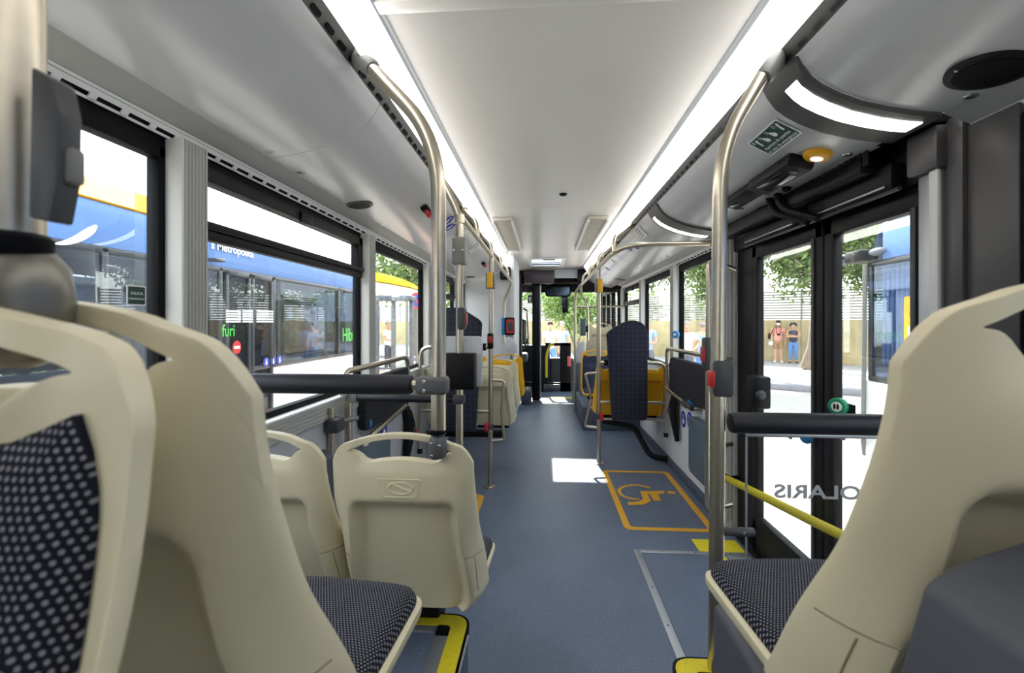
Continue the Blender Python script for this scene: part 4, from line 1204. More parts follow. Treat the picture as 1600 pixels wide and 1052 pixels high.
# yellow bar across the door leaf
s = empty('door_grab_bar', (1.17, 2.3, .5), 'slanting yellow grab bar on the middle door', 'bar')
a = at(1134, 747, x=1.16); b = at(1305, 832, x=1.16)
b2 = a + (b - a) * 1.12
MB().tube([a, b2], .021, 14).build('bar_tube', YEL, s)
MB().tube([a + (a - b) * .03, a + (b - a) * .02], .025, 12).build('end_cap', RUBBER, s)
MB().tube([a, (XR, a.y + .02, a.z)], .012, 10).build('mount', BLACK, s); MB().tube([b2, (XR, b2.y, b2.z)], .012, 10).build('mount', BLACK, s)
# upright handle at the door pillar
s = empty('door_handle_rail', (1.05, 2.93, 1), 'upright steel handle rail on the light pillar before the middle door', 'rail')
MB().tube(fillet([(1.19, 2.93, 1.70), (1.030, 2.93, 1.765), (1.022, 2.93, .20), (1.17, 2.93, .24)], .05), .017, 14).build('rail_tube', STEEL, s)
MB().tube([(1.025, 2.93, .58), (1.20, 3.0, .60)], .014, 10).build('mount', STEEL, s)
s = empty('stop_button', (1.06, 2.93, 1.15), 'stop button with red face on the upright handle rail', 'button')
MB().box((.995, 2.89, 1.07), (1.045, 2.97, 1.28), .015).build('housing', DGREY, s)
MB().box((.985, 2.90, 1.13), (1.0, 2.955, 1.22), .005).build('push_face', RED, s)

# wheelchair bay, right wall
s = empty('wall_pad', (1.2, 3.8, 1), 'dark quilted wall pad below the right windows', 'pad')
qa = at(1050, 570, x=1.205); qb = at(1108, 615, x=1.205)
M = frame((1.205, 0, 0), (0, 1, 0), (0, 0, 1))
PADF = fabric('ribbed_pad_fabric', (40, 41, 46), (58, 58, 62), .016, .42)
pp = MB().prism(rrect(3.15, .74, 4.30, 1.06, .06, 6), frame((1.212, 0, 0), (0, 1, 0), (0, 0, 1)), -.06, .014)
m_ = pp; m_.uv = [(q[1], q[2]) for q in m_.v]; m_.build('pad', PADF, s)
s = empty('wall_rail', (1.17, 3.8, 1.1), 'steel loop rail above the quilted wall pad, right windows', 'rail')
MB().tube(fillet([(1.21, 4.36, .78), (1.15, 4.36, .80), (1.15, 4.36, 1.135), (1.15, 3.05, 1.135), (1.21, 3.05, 1.13)], .07), .0165, 14).build('rail_tube', STEEL, s)
s = empty('wall_rail', (1.17, 4, .75), 'short steel rail under the quilted pad', 'rail')
MB().tube(fillet([(1.21, 4.40, .76), (1.14, 4.40, .76), (1.14, 3.62, .71), (1.21, 3.60, .71)], .05), .0165, 14).build('rail_tube', STEEL, s)
MB().tube([(1.14, 3.80, .722), (1.14, 3.60, .71)], .022, 12).build('end_sleeve', DGREY, s)
def belt(x, y, z0, z1, lab, sx):
    s = empty('safety_belt', (x, y, z0), lab, 'belt')
    p = MB()
    for k in range(5):
        yy = y - .05 + k * .026; d = .01 * (k % 2)
        p.tube(fillet([(x - sx * d, yy, z1 - .02 * k), (x - sx * (.035 + d), yy + .01, (z0 + z1) / 2 + .05), (x - sx * .01, yy - .012, z0 + .03 * k)], .08), .022, 8)
    p.build('webbing', BLACK, s)
    MB().box((x - sx * .05, y - .03, (z0 + z1) / 2), (x - sx * .075, y + .02, (z0 + z1) / 2 + .05), .006).build('buckle', DGREY, s)
    MB().box((x - sx * .074, y - .016, (z0 + z1) / 2 + .012), (x - sx * .082, y + .006, (z0 + z1) / 2 + .036), .003).build('release', RED, s)
belt(1.19, 4.20, .32, .78, 'black safety belt bundle hanging on the right wall', 1)
def wall_disc(x, sx, px, py, r, m, lab, sym=True):
    q = at(px, py, x=x); s = empty('wall_sticker', q, lab, 'sticker')
    M = frame(q, (0, -sx * 1.0, 0), (0, 0, 1))
    MB().prism(ell(0, 0, r, r * 1.15, 24), M, .002).build('sticker_face', m, s)
    p = MB(); M2 = M @ Matrix.Translation((0, 0, .0015))
    p.prism(ell(-r * .1, r * .55, r * .15, r * .15, 10), M2, .001)
    p.prism([(-r * .2, r * .35), (0, r * .35), (0.05 * r, -r * .05), (r * .4, -r * .05), (r * .5, -r * .6), (r * .3, -r * .6), (r * .2, -r * .22), (-r * .2, -r * .22)], M2, .001)
    p.prism(ell(-r * .12, -r * .35, r * .38, r * .30, 14), M2, .0006)
    p.build('symbol', STWH, s)
wall_disc(1.213, 1, 1068, 655, .062, BLUE, 'blue wheelchair sticker on the right wall, left one of two')
wall_disc(1.213, 1, 1077.5, 657, .062, BLUE, 'blue sticker on the right wall partly behind the slate bin')
s = empty('wall_socket', (1.2, 3.95, .7), 'small grey box on the right wall above the blue stickers', 'box')
q = at(1069, 626, x=1.2); MB().box((1.19, q.y - .05, q.z - .06), (1.222, q.y + .05, q.z + .06), .008).build('housing', MGREY, s); MB().box((1.184, q.y - .03, q.z - .03), (1.192, q.y + .03, q.z + .02), .004).build('cover', LGREY, s)
q = at(1082, 630, x=1.18); s = tag(MB().lathe([(.038, 0), (.038, .02), (.025, .03)], q, (-.9, -.4, 0)).build('call_button', BLUEL), 'round light blue call button above the slate bin', 'button')
s = empty('folding_seat', (1.18, 3.4, .3), 'slate blue folded panel on the wall under the quilted pad', 'folding seat')
MB().prism(rrect(3.14, .20, 3.70, .64, .05, 4), frame((1.21, 0, 0), (0, 1, 0), (0, 0, 1)), -.07, .01).build('seat_board', SLATEB, s)
MB().box((1.15, 3.60, .22), (1.21, 3.72, .30), .012).build('hinge', BLACK, s)
# blue round fixture at the far right pillar
q = at(1057, 523, x=1.19); s = empty('pillar_button', q, 'round blue button on the right pillar beside the wheelchair bay', 'button')
MB().lathe([(.034, 0), (.034, .02), (.028, .03)], q, (-.75, -.66, 0), 20).build('cap', BLUEL, s); MB().lathe([(.016, .03), (.012, .034)], q, (-.75, -.66, 0), 14).build('lens', STWH, s)

# wheelchair bay, left wall
tag(MB().tube(fillet([(-1.04, 2.30, .99), (-1.04, 2.30, 1.115), (-1.03, 3.38, 1.115), (-1.03, 3.40, .80)], .09), .0165, 14).build('wall_rail', STEEL), 'steel loop rail along the sill of the second left window', 'rail')
s = empty('padded_bar', (-.7, YLp, .97), 'slim black padded bar below and beyond the thick one', 'bar')
MB().lathe([(.012, 0), (.018, .003), (.020, .01), (.020, .53), (.015, .54)], (-.985, YLp, .975), (1, 0, 0), 18).build('foam_pad', BLKPAD, s)
MB().tube([(-1.02, YLp, .975), (-.437, YLp, .975)], .011, 10).build('bar_tube', STEEL, s)
MB().box((-1.045, YLp - .02, .95), (-.98, YLp + .02, 1.0), .01).build('clamp', MGREY, s)
MB().box((-.47, YLp - .03, .952), (-.41, YLp + .03, .998), .01).build('clamp', DGREY, s)
s = empty('grab_pole', (-1.03, YLp, 0), 'short steel post at the left end of the slim black bar', 'pole')
MB().tube([(-1.03, YLp, .02), (-1.03, YLp, .99)], RT, 14).build('pole_tube', STEEL, s)
MB().box((-1.075, YLp - .19, .83), (-1.0, YLp - .10, .90), .012).build('clamp', DGREY, s)
MB().tube([(-1.055, YLp - .145, .95), (-1.055, YLp - .145, .72)], .016, 12).build('pole_tube', STEEL, s)
MB().tube([(-1.06, YLp - .15, .865), (-.99, YLp + .02, .865)], .013, 10).build('bar_tube', MGREY, s)
s = empty('wall_pad', (-1.06, 3.1, .9), 'dark quilted wall pad on the left wall behind the slim bar', 'pad')
m_ = MB().prism(rrect(2.55, .74, 3.40, 1.04, .06, 6), frame((-1.075, 0, 0), (0, 1, 0), (0, 0, 1)), .055, .014); m_.uv = [(q[1], q[2]) for q in m_.v]; m_.build('pad', PADF, s)
belt(-1.06, 3.45, .28, .75, 'black safety belt bundle hanging on the left wall', -1)
wall_disc(-1.068, -1, 588, 688, .055, BLUE, 'blue sticker on the left wall seen through the seat grip, left one')
wall_disc(-1.068, -1, 600, 672, .055, BLUE, 'blue sticker on the left wall seen above the seat grip, right one')
q = at(571, 662, x=-1.05); tag(MB().lathe([(.034, 0), (.034, .02), (.025, .03)], q, (.9, -.4, 0)).build('call_button', BLUEL), 'round blue call button low on the left wall', 'button')
s = empty('folding_seat', (-1.05, 2.75, .3), 'slate folded seat panel against the left wall', 'folding seat')
MB().prism(rrect(2.42, .18, 2.92, .66, .05, 4), frame((-1.072, 0, 0), (0, 1, 0), (0, 0, 1)), .07, .01).build('seat_board', SLATEB, s)
MB().box((-1.07, 2.84, .2), (-1.0, 2.96, .28), .012).build('hinge', BLACK, s)
tag(MB().tube(fillet([(-1.07, 2.5, .55), (-1.02, 2.6, .70), (-1.02, 3.3, .76), (-1.06, 3.36, .76)], .05), .0165, 12).build('wall_rail', STEEL), 'short steel rail on the left wall below the quilted pad', 'rail')
tag(MB().box((XL + .02, 1.70, 0), (XL + .12, 2.10, .78), .06, 4).build('wall_box', COVER), 'dark rounded box low on the left wall behind the pale seats', 'box')

# ================================================================== FRONT OF THE BUS
wf = struct(empty('wall_front', (-.75, 6.3, 1)))
MB().box((XL - .04, 6.30, 0), (-.435, 6.36, Hh(.80)), .006).build('partition_panel', WALLL, wf)
MB().box((-.47, 6.28, 0), (-.41, 7.55, ZC), .008).build('partition_side', WALLL, wf)
s = empty('route_box', (-.5, 6.25, 2), 'black box at the top of the white partition', 'box')
MB().box((-.60, 6.2, 1.97), (-.46, 6.30, 2.14), .01).build('housing', BLACK, s); MB().box((-.58, 6.195, 2.0), (-.48, 6.203, 2.10), .003).build('screen', SCREEN, s)
q = at(795, 510, y=6.2); s = empty('ticket_validator', q, 'red-framed ticket validator on the white partition', 'validator')
MB().box((q.x - .055, 6.16, q.z - .12), (q.x + .08, 6.24, q.z + .12), .02).build('housing', RUBBER, s)
MB().prism([(a, b) for a, b in rrect(-.052, -.095, .052, .095, .02)], frame((q.x + .02, 6.165, q.z), (1, 0, 0), (0, 0, 1)), .008).build('red_rim', RED, s)
MB().box((q.x - .018, 6.15, q.z - .065), (q.x + .058, 6.16, q.z + .065), .006).build('screen', DGREY, s)
MB().box((q.x - .10, 6.2, q.z - .12), (q.x - .055, 6.28, q.z + .12), .006).build('blue_side', BLUEL, s)
def wing(px0, px1, py0, py1, y, lab, flip):
    a = at(px0, py1, y=y); b = at(px1, py0, y=y); s = empty('side_screen', a, lab, 'screen')
    w_ = b.x - a.x; h = b.z - a.z
    pts = [(0, 0), (w_, .04), (w_, h * .55), (w_ * .75, h * .85), (w_ * .35, h), (0, h * .95)]
    if flip: pts = [(w_ - x, z) for x, z in pts][::-1]
    MB().prism(pts, frame((a.x, y, a.z), (1, 0, 0), (0, 0, 1)), .05, .015).build('panel', LGREY, s)
    MB().tube([((a.x + b.x) / 2, y + .02, a.z + .02), ((a.x + b.x) / 2, y + .02, .02 if flip else .4)], .018, 10).build('post', MGREY, s)
wing(790, 808, 526, 556, 6.15, 'pale grey curved side screen by the left yellow seat', False)
wing(899, 914, 533, 570, 6.75, 'pale grey curved side screen beside the right handrail post', True)
q = at(912, 511, y=6.7); s = empty('ticket_validator', q, 'slate validator on a curved tube near the right front seats', 'validator')
MB().box((q.x - .05, 6.66, q.z - .13), (q.x + .03, 6.74, q.z + .12), .015).build('housing', SLATEB, s); MB().box((q.x + .03, 6.67, q.z - .08), (q.x + .065, 6.73, q.z + .02), .01).build('reader', BLACK, s)
MB().tube(fillet([(.52, 6.45, 1.88), (.54, 6.7, 1.80), (q.x + .06, 6.70, 1.62), (q.x + .06, 6.70, q.z - .2)], .1), .017, 12).build('holder_tube', STEEL, s)
# front podest and step
tag(MB().box((-.378, 7.58, 0), (-.22, 8.07, .25), .02).build('cab_step', PODG), 'blue grey step at the foot of the dark cab frame', 'step')
# driver's cab wall: dark frame with glass
cab = empty('cab_partition', (-.2, 8.1, 0), 'dark framed cab partition with silver edge and glazed side', 'partition')
p = MB(); p.box((-.21, 8.08, 0), (-.075, 8.16, 2.18), .01); p.box((-.42, 8.10, 2.05), (-.07, 8.18, 2.28), .01); p.box((-.42, 7.56, .2), (-.385, 8.16, 2.2), .01); p.box((-.40, 8.10, .16), (-.2, 8.14, .32), .006)
p.build('cab_frame', BLACK, cab)
MB().box((-.076, 8.07, .02), (-.052, 8.10, 2.16), .004).build('silver_edge', ALU, cab)
MB().box((-.385, 8.11, .3), (-.21, 8.118, 2.05)).build('pane', GLASS, cab)
MB().tube(fillet([(-.36, 8.06, 1.62), (-.30, 8.0, 1.60), (-.27, 8.0, 1.1), (-.36, 8.04, .92)], .06), .018, 12).build('grab_handle', STEEL, cab)
q = at(828, 467, y=8.05); s = empty('exit_sign', q, 'small green and white sign on the dark cab frame', 'sign')
M = frame((q.x, 8.10, q.z), (1, 0, 0), (0, 0, 1))
MB().prism(rrect(-.045, -.075, .045, .075, .012), M, .004).build('sign_face', STWH, s); MB().prism(rrect(-.035, -.064, .035, .064, .008), M, .006).build('sign_field', GREEN, s); MB().prism([(-.010, -.05), (.010, -.05), (.010, 0), (.026, 0), (0, .045), (-.026, 0), (-.010, 0)], M, .0075).build('arrow', STWH, s)
s = empty('cab_header', (-.1, 8.0, 2.2), 'dark purple-grey header panel beneath the ceiling before the cab', 'panel')
MB().box((-.36, 7.95, 2.06), (.18, 8.02, 2.28), .02).build('header_board', mat('plum_grey_plastic', (72, 62, 70), .4), s)
MB().box((.18, 8.0, 2.16), (.80, 8.06, 2.31), .01).build('white_board', LGREY, s)
# seats and dark shapes behind the glass: driver's seat
s = empty('driver_seat', (-.55, 8.9, .3), 'dark driver seat seen through the cab glass', 'seat')
MB().box((-.78, 8.75, .95), (-.34, 8.90, 1.45), .06, 3).build('backrest', DGREY, s); MB().box((-.80, 8.8, .60), (-.32, 9.3, .78), .05, 3).build('cushion', DGREY, s); MB().box((-.65, 8.9, -.1), (-.47, 9.15, .62), .03).build('pedestal', BLACK, s)
# gate with yellow rail and pane
gx0, gx1, gy = at(852, 505, y=9.0).x, at(892, 505, y=9.0).x, 9.0
s = empty('cab_gate', (gx0, gy, 0), 'black glazed gate with a yellow curved rail beside the driver', 'gate')
p = MB(); p.box((gx0, gy, .02), (gx0 + .035, gy + .05, .98), .006); p.box((gx1 - .21, gy, .02), (gx1, gy + .06, .98), .01); p.box((gx0, gy, .92), (gx1, gy + .05, .985), .006); p.box((gx0, gy, .02), (gx1, gy + .05, .2), .006)
p.build('gate_frame', BLACK, s)
MB().box((gx0 + .03, gy + .02, .2), (gx1 - .2, gy + .026, .92)).build('pane', GLASS, s)
MB().tube(fillet([(gx0 + .02, gy - .02, .30), (gx0 + .02, gy - .02, .75), (gx0 + .10, gy - .03, .95), (gx0 + .17, gy - .03, .96)], .12), .024, 12).build('yellow_rail', YEL, s)
MB().lathe([(.02, 0), (.07, .005), (.075, .02), (.075, .30), (.07, .315), (.02, .32)], (gx0 - .03, gy - .05, .10), (1, 0, 0), 16).build('bottom_roller', DGREY, s)
MB().box((gx1 - .22, gy - .03, .62), (gx1 - .13, gy, .80), .012).build('lock_case', BLACK, s)
MB().box((gx1 - .07, gy - .012, .52), (gx1 + .0, gy, .72), .01).build('red_sticker', mat('pink_red_print', (224, 110, 104), .4), s)
tag(MB().box((.10, 8.30, .0), (.85, 8.42, .006)).build('floor_edge_strip', YEDGE), 'yellow strip where the aisle floor ends at the front', 'floor marking')
# dashboard, windscreen and front frame
s = empty('dashboard', (.1, 9.9, .5), 'dark dashboard under the windscreen', 'dashboard')
MB().box((XL, 9.75, -.1), (.12, 10.1, .90), .05, 3).build('console', BLACK, s); MB().box((.12, 9.85, -.1), (XR, 10.1, .62), .05, 3).build('lower_console', DGREY, s)
s = empty('steering_wheel', (-.55, 9.55, .95), 'dark steering wheel before the windscreen behind the cab partition', 'wheel')
MB().tube([(-.55 + .22 * math.cos(2 * PI * k / 24), 9.55 + .10 * math.sin(2 * PI * k / 24), .95 + .14 * math.sin(2 * PI * k / 24)) for k in range(24)], .016, 8, closed=True).build('rim', BLACK, s)
MB().tube([(-.55, 9.55, .95), (-.55, 9.75, .70)], .03, 10).build('column', BLACK, s); MB().tube([(-.76, 9.55, .95), (-.34, 9.55, .95)], .018, 8).build('spoke', BLACK, s)
ws = struct(empty('window_11', (XC, YF, 1.4)))
p = MB(); p.box((XL - .12, YF - .06, -.3), (XR + .12, YF + .06, .55), .02); p.box((XL - .12, YF - .10, 2.05), (XR + .12, YF + .06, 2.36), .02)
p.box((XL - .12, YF - .06, .5), (XL + .02, YF + .06, 2.1), .01); p.box((XR - .02, YF - .06, .5), (XR + .12, YF + .06, 2.1), .01)
p.build('window_frame', BLACK, ws)
MB().box((XL, YF, .5), (XR, YF + .006, 2.1)).build('pane', GLASS, ws)
p = MB(); p.box((XL - .06, 7.65, 2.0), (XL, YF, 2.36)); p.box((XR, 7.6, 2.0), (XR + .06, YF, 2.36)); p.box((XL - .08, 7.65, -.3), (XL - .02, YF, .9)); p.box((XL - .06, 8.5, .9), (XL, 8.6, 2.0)); p.box((XL, 8.35, 2.10), (XR, 8.42, 2.36))
p.box((XL, 8.2, 2.30), (XR, YF, 2.34))
struct(p.build('trim_5', BLACK))
# front passenger door, right
fd = struct(empty('door_2', (XR, 9, 0)))
p = MB()
for y in (7.64, 8.32, 8.95, 9.62): p.box((XR - .03, y, -.2), (XR + .05, y + .09, 2.05), .01)
p.box((XR - .03, 7.64, 1.92), (XR + .05, 9.7, 2.08), .01); p.box((XR - .03, 7.64, -.2), (XR + .05, 9.7, .12), .01)
p.build('leaf_frame', BLACK, fd); MB().box((XR, 7.7, .1), (XR + .006, 9.65, 1.95)).build('pane', GLASS, fd)
s = tag(MB().tube(fillet([(.50, 7.0, 1.62), (1.15, 7.0, 1.62), (1.22, 7.0, 1.62)], .02), .016, 10).build('cross_rail', STEEL), 'thin steel cross rail above the cream seat near the cab', 'rail')
MB_ = MB(); MB_.box((.58, 7.9, 1.90), (XR, 7.98, 2.30), .02)
tag(MB_.build('front_display', BLACK), 'black panel under the ceiling at the right front', 'panel')
# interior mirrors
q0 = at(852, 464, y=8.9); q1 = at(892, 446, y=8.9)
s = empty('interior_mirror', q0, 'wide black rounded mirror hanging before the windscreen', 'mirror')
M = frame((0, 8.9, 0), (1, 0, 0), (0, 0, 1))
MB().prism(rrect(q0.x, q0.z, q1.x, q1.z, .06, 5), M, .05, .012).build('mirror_case', BLACK, s)
MB().prism(rrect(q0.x + .025, q0.z + .025, q1.x - .025, q1.z - .025, .045, 5), M @ Matrix.Translation((0, 0, .045)), .008).build('mirror_glass', MIRROR, s)
MB().tube([(q0.x + .1, 8.88, q1.z - .02), (q0.x + .06, 8.7, 2.29)], .012, 8).build('stalk', BLACK, s)
q0 = at(877, 489, y=9.0); q1 = at(887, 463, y=9.0)
s = empty('screen_mirror', q0, 'slim upright mirror hanging under the wide black one', 'mirror')
MB().prism([(q0.x + .02, q0.z), (q1.x + .01, q0.z), (q1.x, q1.z), (q0.x - .0, q1.z)], frame((0, 9.0, 0), (1, 0, 0), (0, 0, 1)), .03, .006).build('mirror_case', BLACK, s)
MB().prism([(q0.x + .03, q0.z + .02), (q1.x, q0.z + .02), (q1.x - .012, q1.z - .03), (q0.x + .012, q1.z - .03)], frame((0, 8.97, 0), (1, 0, 0), (0, 0, 1)), .006).build('mirror_glass', MIRROR, s)
MB().tube([((q0.x + q1.x) / 2, 9.02, q1.z), ((q0.x + q1.x) / 2 - .1, 9.05, 2.1)], .01, 8).build('stalk', BLACK, s)
p = MB()
for k in range(3): p.tube(fillet([(-.02 + k * .05, 8.7, 2.28), (.05 + k * .05, 8.72, 2.10 + k * .02), (.16 + k * .04, 8.74, 2.14), (.12, 8.76, 2.28)], .06), .010, 8)
tag(p.build('cable_loop', MGREY), 'looped grey cable beneath the ceiling above the wide mirror', 'cable')

#PART3
# ================================================================== OUTSIDE
GZ = -.32
ROAD = mat('pale_asphalt', (158, 154, 147), .9, noise=.10, nscale=30, bump=.2, bscale=60)
struct(MB().box((-70, -40, GZ - .1), (70, 90, GZ)).build('ground', ROAD))
ANG = math.atan2(.567, -.824)
T = V((-.824, .567, 0)); N = V((.567, .824, 0))       # along the kerb, away from the road
K0 = V((6.3, 11.67, 0)); W0 = V((9.97, 18.44, 0))
def strip_box(p0, t0, t1, d0, d1, z0, z1, bev=0.0):
    M = frame((p0.x, p0.y, 0), T, N); M = Matrix.Translation((p0.x, p0.y, 0)) @ Matrix.Rotation(ANG, 4, 'Z')
    return MB().box((t0, -d1, z0), (t1, -d0, z1), bev, m=M)
PAVE = bpy.data.materials.new('paving_blocks'); PAVE.use_nodes = True
n = PAVE.node_tree; b = n.nodes['Principled BSDF']; b.inputs['Roughness'].default_value = .85
br = nd(n, 'ShaderNodeTexBrick'); br.inputs['Scale'].default_value = 2.2; br.inputs['Color1'].default_value = lin((168, 164, 168)); br.inputs['Color2'].default_value = lin((182, 178, 178)); br.inputs['Mortar'].default_value = lin((120, 118, 120)); br.inputs['Mortar Size'].default_value = .03
t = nd(n, 'ShaderNodeTexCoord'); n.links.new(t.outputs['Object'], br.inputs['Vector']); n.links.new(br.outputs[0], b.inputs['Base Color'])
struct(strip_box(K0, -16, 40, .25, 8, GZ, -.17).build('pavement', PAVE))
struct(strip_box(K0, -16, 40, 0, .26, GZ, -.165, .02).build('kerb', mat('kerb_stone', (132, 132, 140), .8, noise=.1, nscale=10)))
CONC = mat('stained_beige_wall', (178, 163, 126), .85, noise=.14, nscale=2.2)
wall = struct(empty('wall_outer', W0))
M0 = Matrix.Translation((W0.x, W0.y, 0)) @ Matrix.Rotation(ANG, 4, 'Z')
for k in range(-2, 11): MB().box((k * 3.2 + .01, -.25, -.17), (k * 3.2 + 3.19, 0, 1.50), .01, m=M0).build('wall_panel', CONC, wall)
MB().box((-6.4, -.22, -.17), (35, -.03, 1.49), m=M0).build('joint_fill', mat('wall_joint', (140, 130, 108), .9), wall)
MB().box((-6.4, -.28, .52), (35, .012, .545), m=M0).build('ledge_line', mat('wall_line', (170, 156, 124), .9), wall)
fence = empty('slat_fence', W0 + V((0, 0, 1.5)), 'white louvred fence on top of the beige wall', 'fence')
SLAT = mat('white_fence_slat', (150, 149, 145), .6)
sl_me = MB().box((-1.24, -.02, -.030), (1.24, .02, .030), .004, 1).mesh('slat', SLAT)
po_me = MB().box((-.035, -.04, 0), (.035, .04, 1.22), .005, 1).mesh('post', mat('fence_post', (150, 150, 148), .6))
for k in range(-2, 12):
    for j in range(11):
        o = bpy.data.objects.new('slat', sl_me); C.objects.link(o); o.parent = fence
        m = M0 @ Matrix.Translation((k * 2.5 + 1.25, -.12, 1.56 + j * .105)); o.location = m.translation - fence.location; o.rotation_euler = (R(-25), 0, ANG)
    o = bpy.data.objects.new('post', po_me); C.objects.link(o); o.parent = fence
    m = M0 @ Matrix.Translation((k * 2.5, -.16, 1.48)); o.location = m.translation - fence.location; o.rotation_euler = (0, 0, ANG)

fence2 = empty('slat_fence', W0 + T * 6, 'grey slatted fence down to the ground, behind the standing people', 'fence')
SLAT2 = mat('grey_fence_slat', (112, 111, 108), .6)
sl2 = MB().box((-1.24, -.02, -.036), (1.24, .02, .036), .004, 1).mesh('slat', SLAT2); po2 = MB().box((-.035, -.04, 0), (.035, .04, 1.75), .005, 1).mesh('post', mat('grey_fence_post', (120, 120, 122), .6))
for k in range(1, 7):
    for j in range(13):
        o = bpy.data.objects.new('slat', sl2); C.objects.link(o); o.parent = fence2
        m = M0 @ Matrix.Translation((k * 2.5 + .6, -.42, -.05 + j * .125)); o.location = m.translation - fence2.location; o.rotation_euler = (R(-15), 0, ANG)
    o = bpy.data.objects.new('post', po2); C.objects.link(o); o.parent = fence2
    m = M0 @ Matrix.Translation((k * 2.5 - .65, -.46, -.17)); o.location = m.translation - fence2.location; o.rotation_euler = (0, 0, ANG)

# ------------------------------------------------------------------ trees
def leaf_mat(name, a, b_):
    m = bpy.data.materials.new(name); m.use_nodes = True; n = m.node_tree; bs = n.nodes['Principled BSDF']; bs.inputs['Roughness'].default_value = .6
    oi = nd(n, 'ShaderNodeNewGeometry'); rp_ = nd(n, 'ShaderNodeValToRGB'); n.links.new(oi.outputs['Random Per Island'], rp_.inputs[0])
    rp_.color_ramp.elements[0].color = lin(a); rp_.color_ramp.elements[1].color = lin(b_)
    n.links.new(rp_.outputs[0], bs.inputs['Base Color'])
    tl = nd(n, 'ShaderNodeBsdfTranslucent'); n.links.new(rp_.outputs[0], tl.inputs[0])
    mx = nd(n, 'ShaderNodeMixShader'); mx.inputs[0].default_value = .35
    n.links.new(bs.outputs[0], mx.inputs[1]); n.links.new(tl.outputs[0], mx.inputs[2]); n.links.new(mx.outputs[0], n.nodes['Material Output'].inputs[0]); return m
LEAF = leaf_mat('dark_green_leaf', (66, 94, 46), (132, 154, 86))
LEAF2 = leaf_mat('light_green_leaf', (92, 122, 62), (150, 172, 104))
BARK = mat('grey_bark', (120, 108, 96), .9, noise=.2, nscale=6, bump=.4, bscale=20)
def tree(name, lab, base, top, r0, r1, blobs, nleaf, size, lm, cat='tree'):
    s = empty(name, base, lab, cat, 'trees outside the bus')
    base = V(base); top = V(top)
    pts = [base + (top - base) * k / 6 + V((math.sin(k * 1.7) * .06, math.cos(k * 2.1) * .06, 0)) * (k > 0) for k in range(7)]
    MB().tube(pts, [r0 * 1.25, r0 * 1.05] + [r0 + (r1 - r0) * k / 5 for k in range(1, 6)], 12).build('trunk', BARK, s)
    q = MB()
    for (c, r) in blobs:
        q.tube([top - V((0, 0, .3)), (top + V(c)) / 2 + V((0, 0, .2)), V(c)], [r1 * .7, r1 * .45, r1 * .15], 7)
    q.build('branches', BARK, s, kind='stuff')
    vs = []; fs = []; rd = random.Random(len(name) * 7 + len(lab))
    tot = sum(r ** 2 for c, r in blobs)
    for (c, r) in blobs:
        c = V(c)
        for k in range(int(nleaf * r * r / tot)):
            d = V((rd.gauss(0, 1), rd.gauss(0, 1), rd.gauss(0, .8))).normalized() * r * (rd.random() ** .4)
            d += V((rd.uniform(-.2, .2), rd.uniform(-.2, .2), rd.uniform(-.2, .2)))
            o = c + d; a = V((rd.gauss(0, 1), rd.gauss(0, 1), rd.gauss(0, 1))).normalized(); b_ = a.cross(V((rd.gauss(0, 1), rd.gauss(0, 1), rd.gauss(0, 1)))).normalized()
            l = size * rd.uniform(.7, 1.3); i = len(vs)
            vs += [o - a * l, o - b_ * l * .5, o + a * l, o + b_ * l * .5]; fs.append((i, i + 1, i + 2, i + 3))
    m = bpy.data.meshes.new('crown'); m.from_pydata([tuple(v_) for v_ in vs], [], fs); m.materials.append(lm)
    o = bpy.data.objects.new('crown', m); C.objects.link(o); o.parent = s; o.matrix_parent_inverse = world(s).inverted(); o['kind'] = 'stuff'
    return s
tree('plane_tree', 'grey trunked tree before the beige wall, beside two standing people', (8.74, 15.8, -.17), (9.6, 15.8, 4.2), .19, .16,
     [((9.6, 16.2, 4.1), 1.5), ((7.9, 16.3, 4.3), 1.5), ((8.5, 15.7, 3.0), .95), ((11.2, 16.2, 3.7), 1.3), ((12.6, 16.0, 3.6), 1.2), ((10.6, 15.8, 3.0), .8), ((7.4, 16.8, 5.4), 1.4), ((9.6, 17.2, 5.8), 1.9), ((11.9, 16.8, 5.6), 1.7), ((12.2, 15.6, 2.9), .7), ((9.0, 15.4, 3.7), 1.0), ((10.2, 15.2, 4.4), 1.2), ((8.0, 15.2, 3.6), .8), ((8.2, 16.4, 6.4), 1.6), ((10.8, 16.2, 6.8), 1.6), ((6.8, 15.6, 4.6), .9)], 30000, .085, LEAF)
tree('plane_tree', 'leafy tree in the right windows above the wheelchair bay', (6.15, 15.6, -.17), (5.8, 15.2, 3.6), .2, .14,
     [((4.4, 14.2, 3.2), .9), ((5.2, 14.6, 3.4), 1.0), ((3.5, 14.6, 3.2), .65), ((4.9, 14.0, 2.3), .40), ((5.3, 14.2, 2.6), .55), ((4.0, 14.0, 4.2), 1.0), ((5.4, 14.4, 4.6), 1.2), ((3.2, 14.6, 2.8), .45), ((6.0, 14.8, 2.9), .6)], 12000, .065, LEAF)
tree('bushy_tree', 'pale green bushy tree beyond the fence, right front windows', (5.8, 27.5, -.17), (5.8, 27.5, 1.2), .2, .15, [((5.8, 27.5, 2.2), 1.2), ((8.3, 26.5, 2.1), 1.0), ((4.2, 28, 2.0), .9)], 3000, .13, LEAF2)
tree('bushy_tree', 'pale green tree far beyond the windscreen', (.9, 30, -.17), (.9, 30, 2), .2, .15, [((.7, 29.5, 3.4), 1.6), ((2.0, 29.5, 3.0), 1.2), ((-.6, 30, 3.0), 1.2), ((.9, 29, 2.2), 1.1)], 4000, .15, LEAF2)
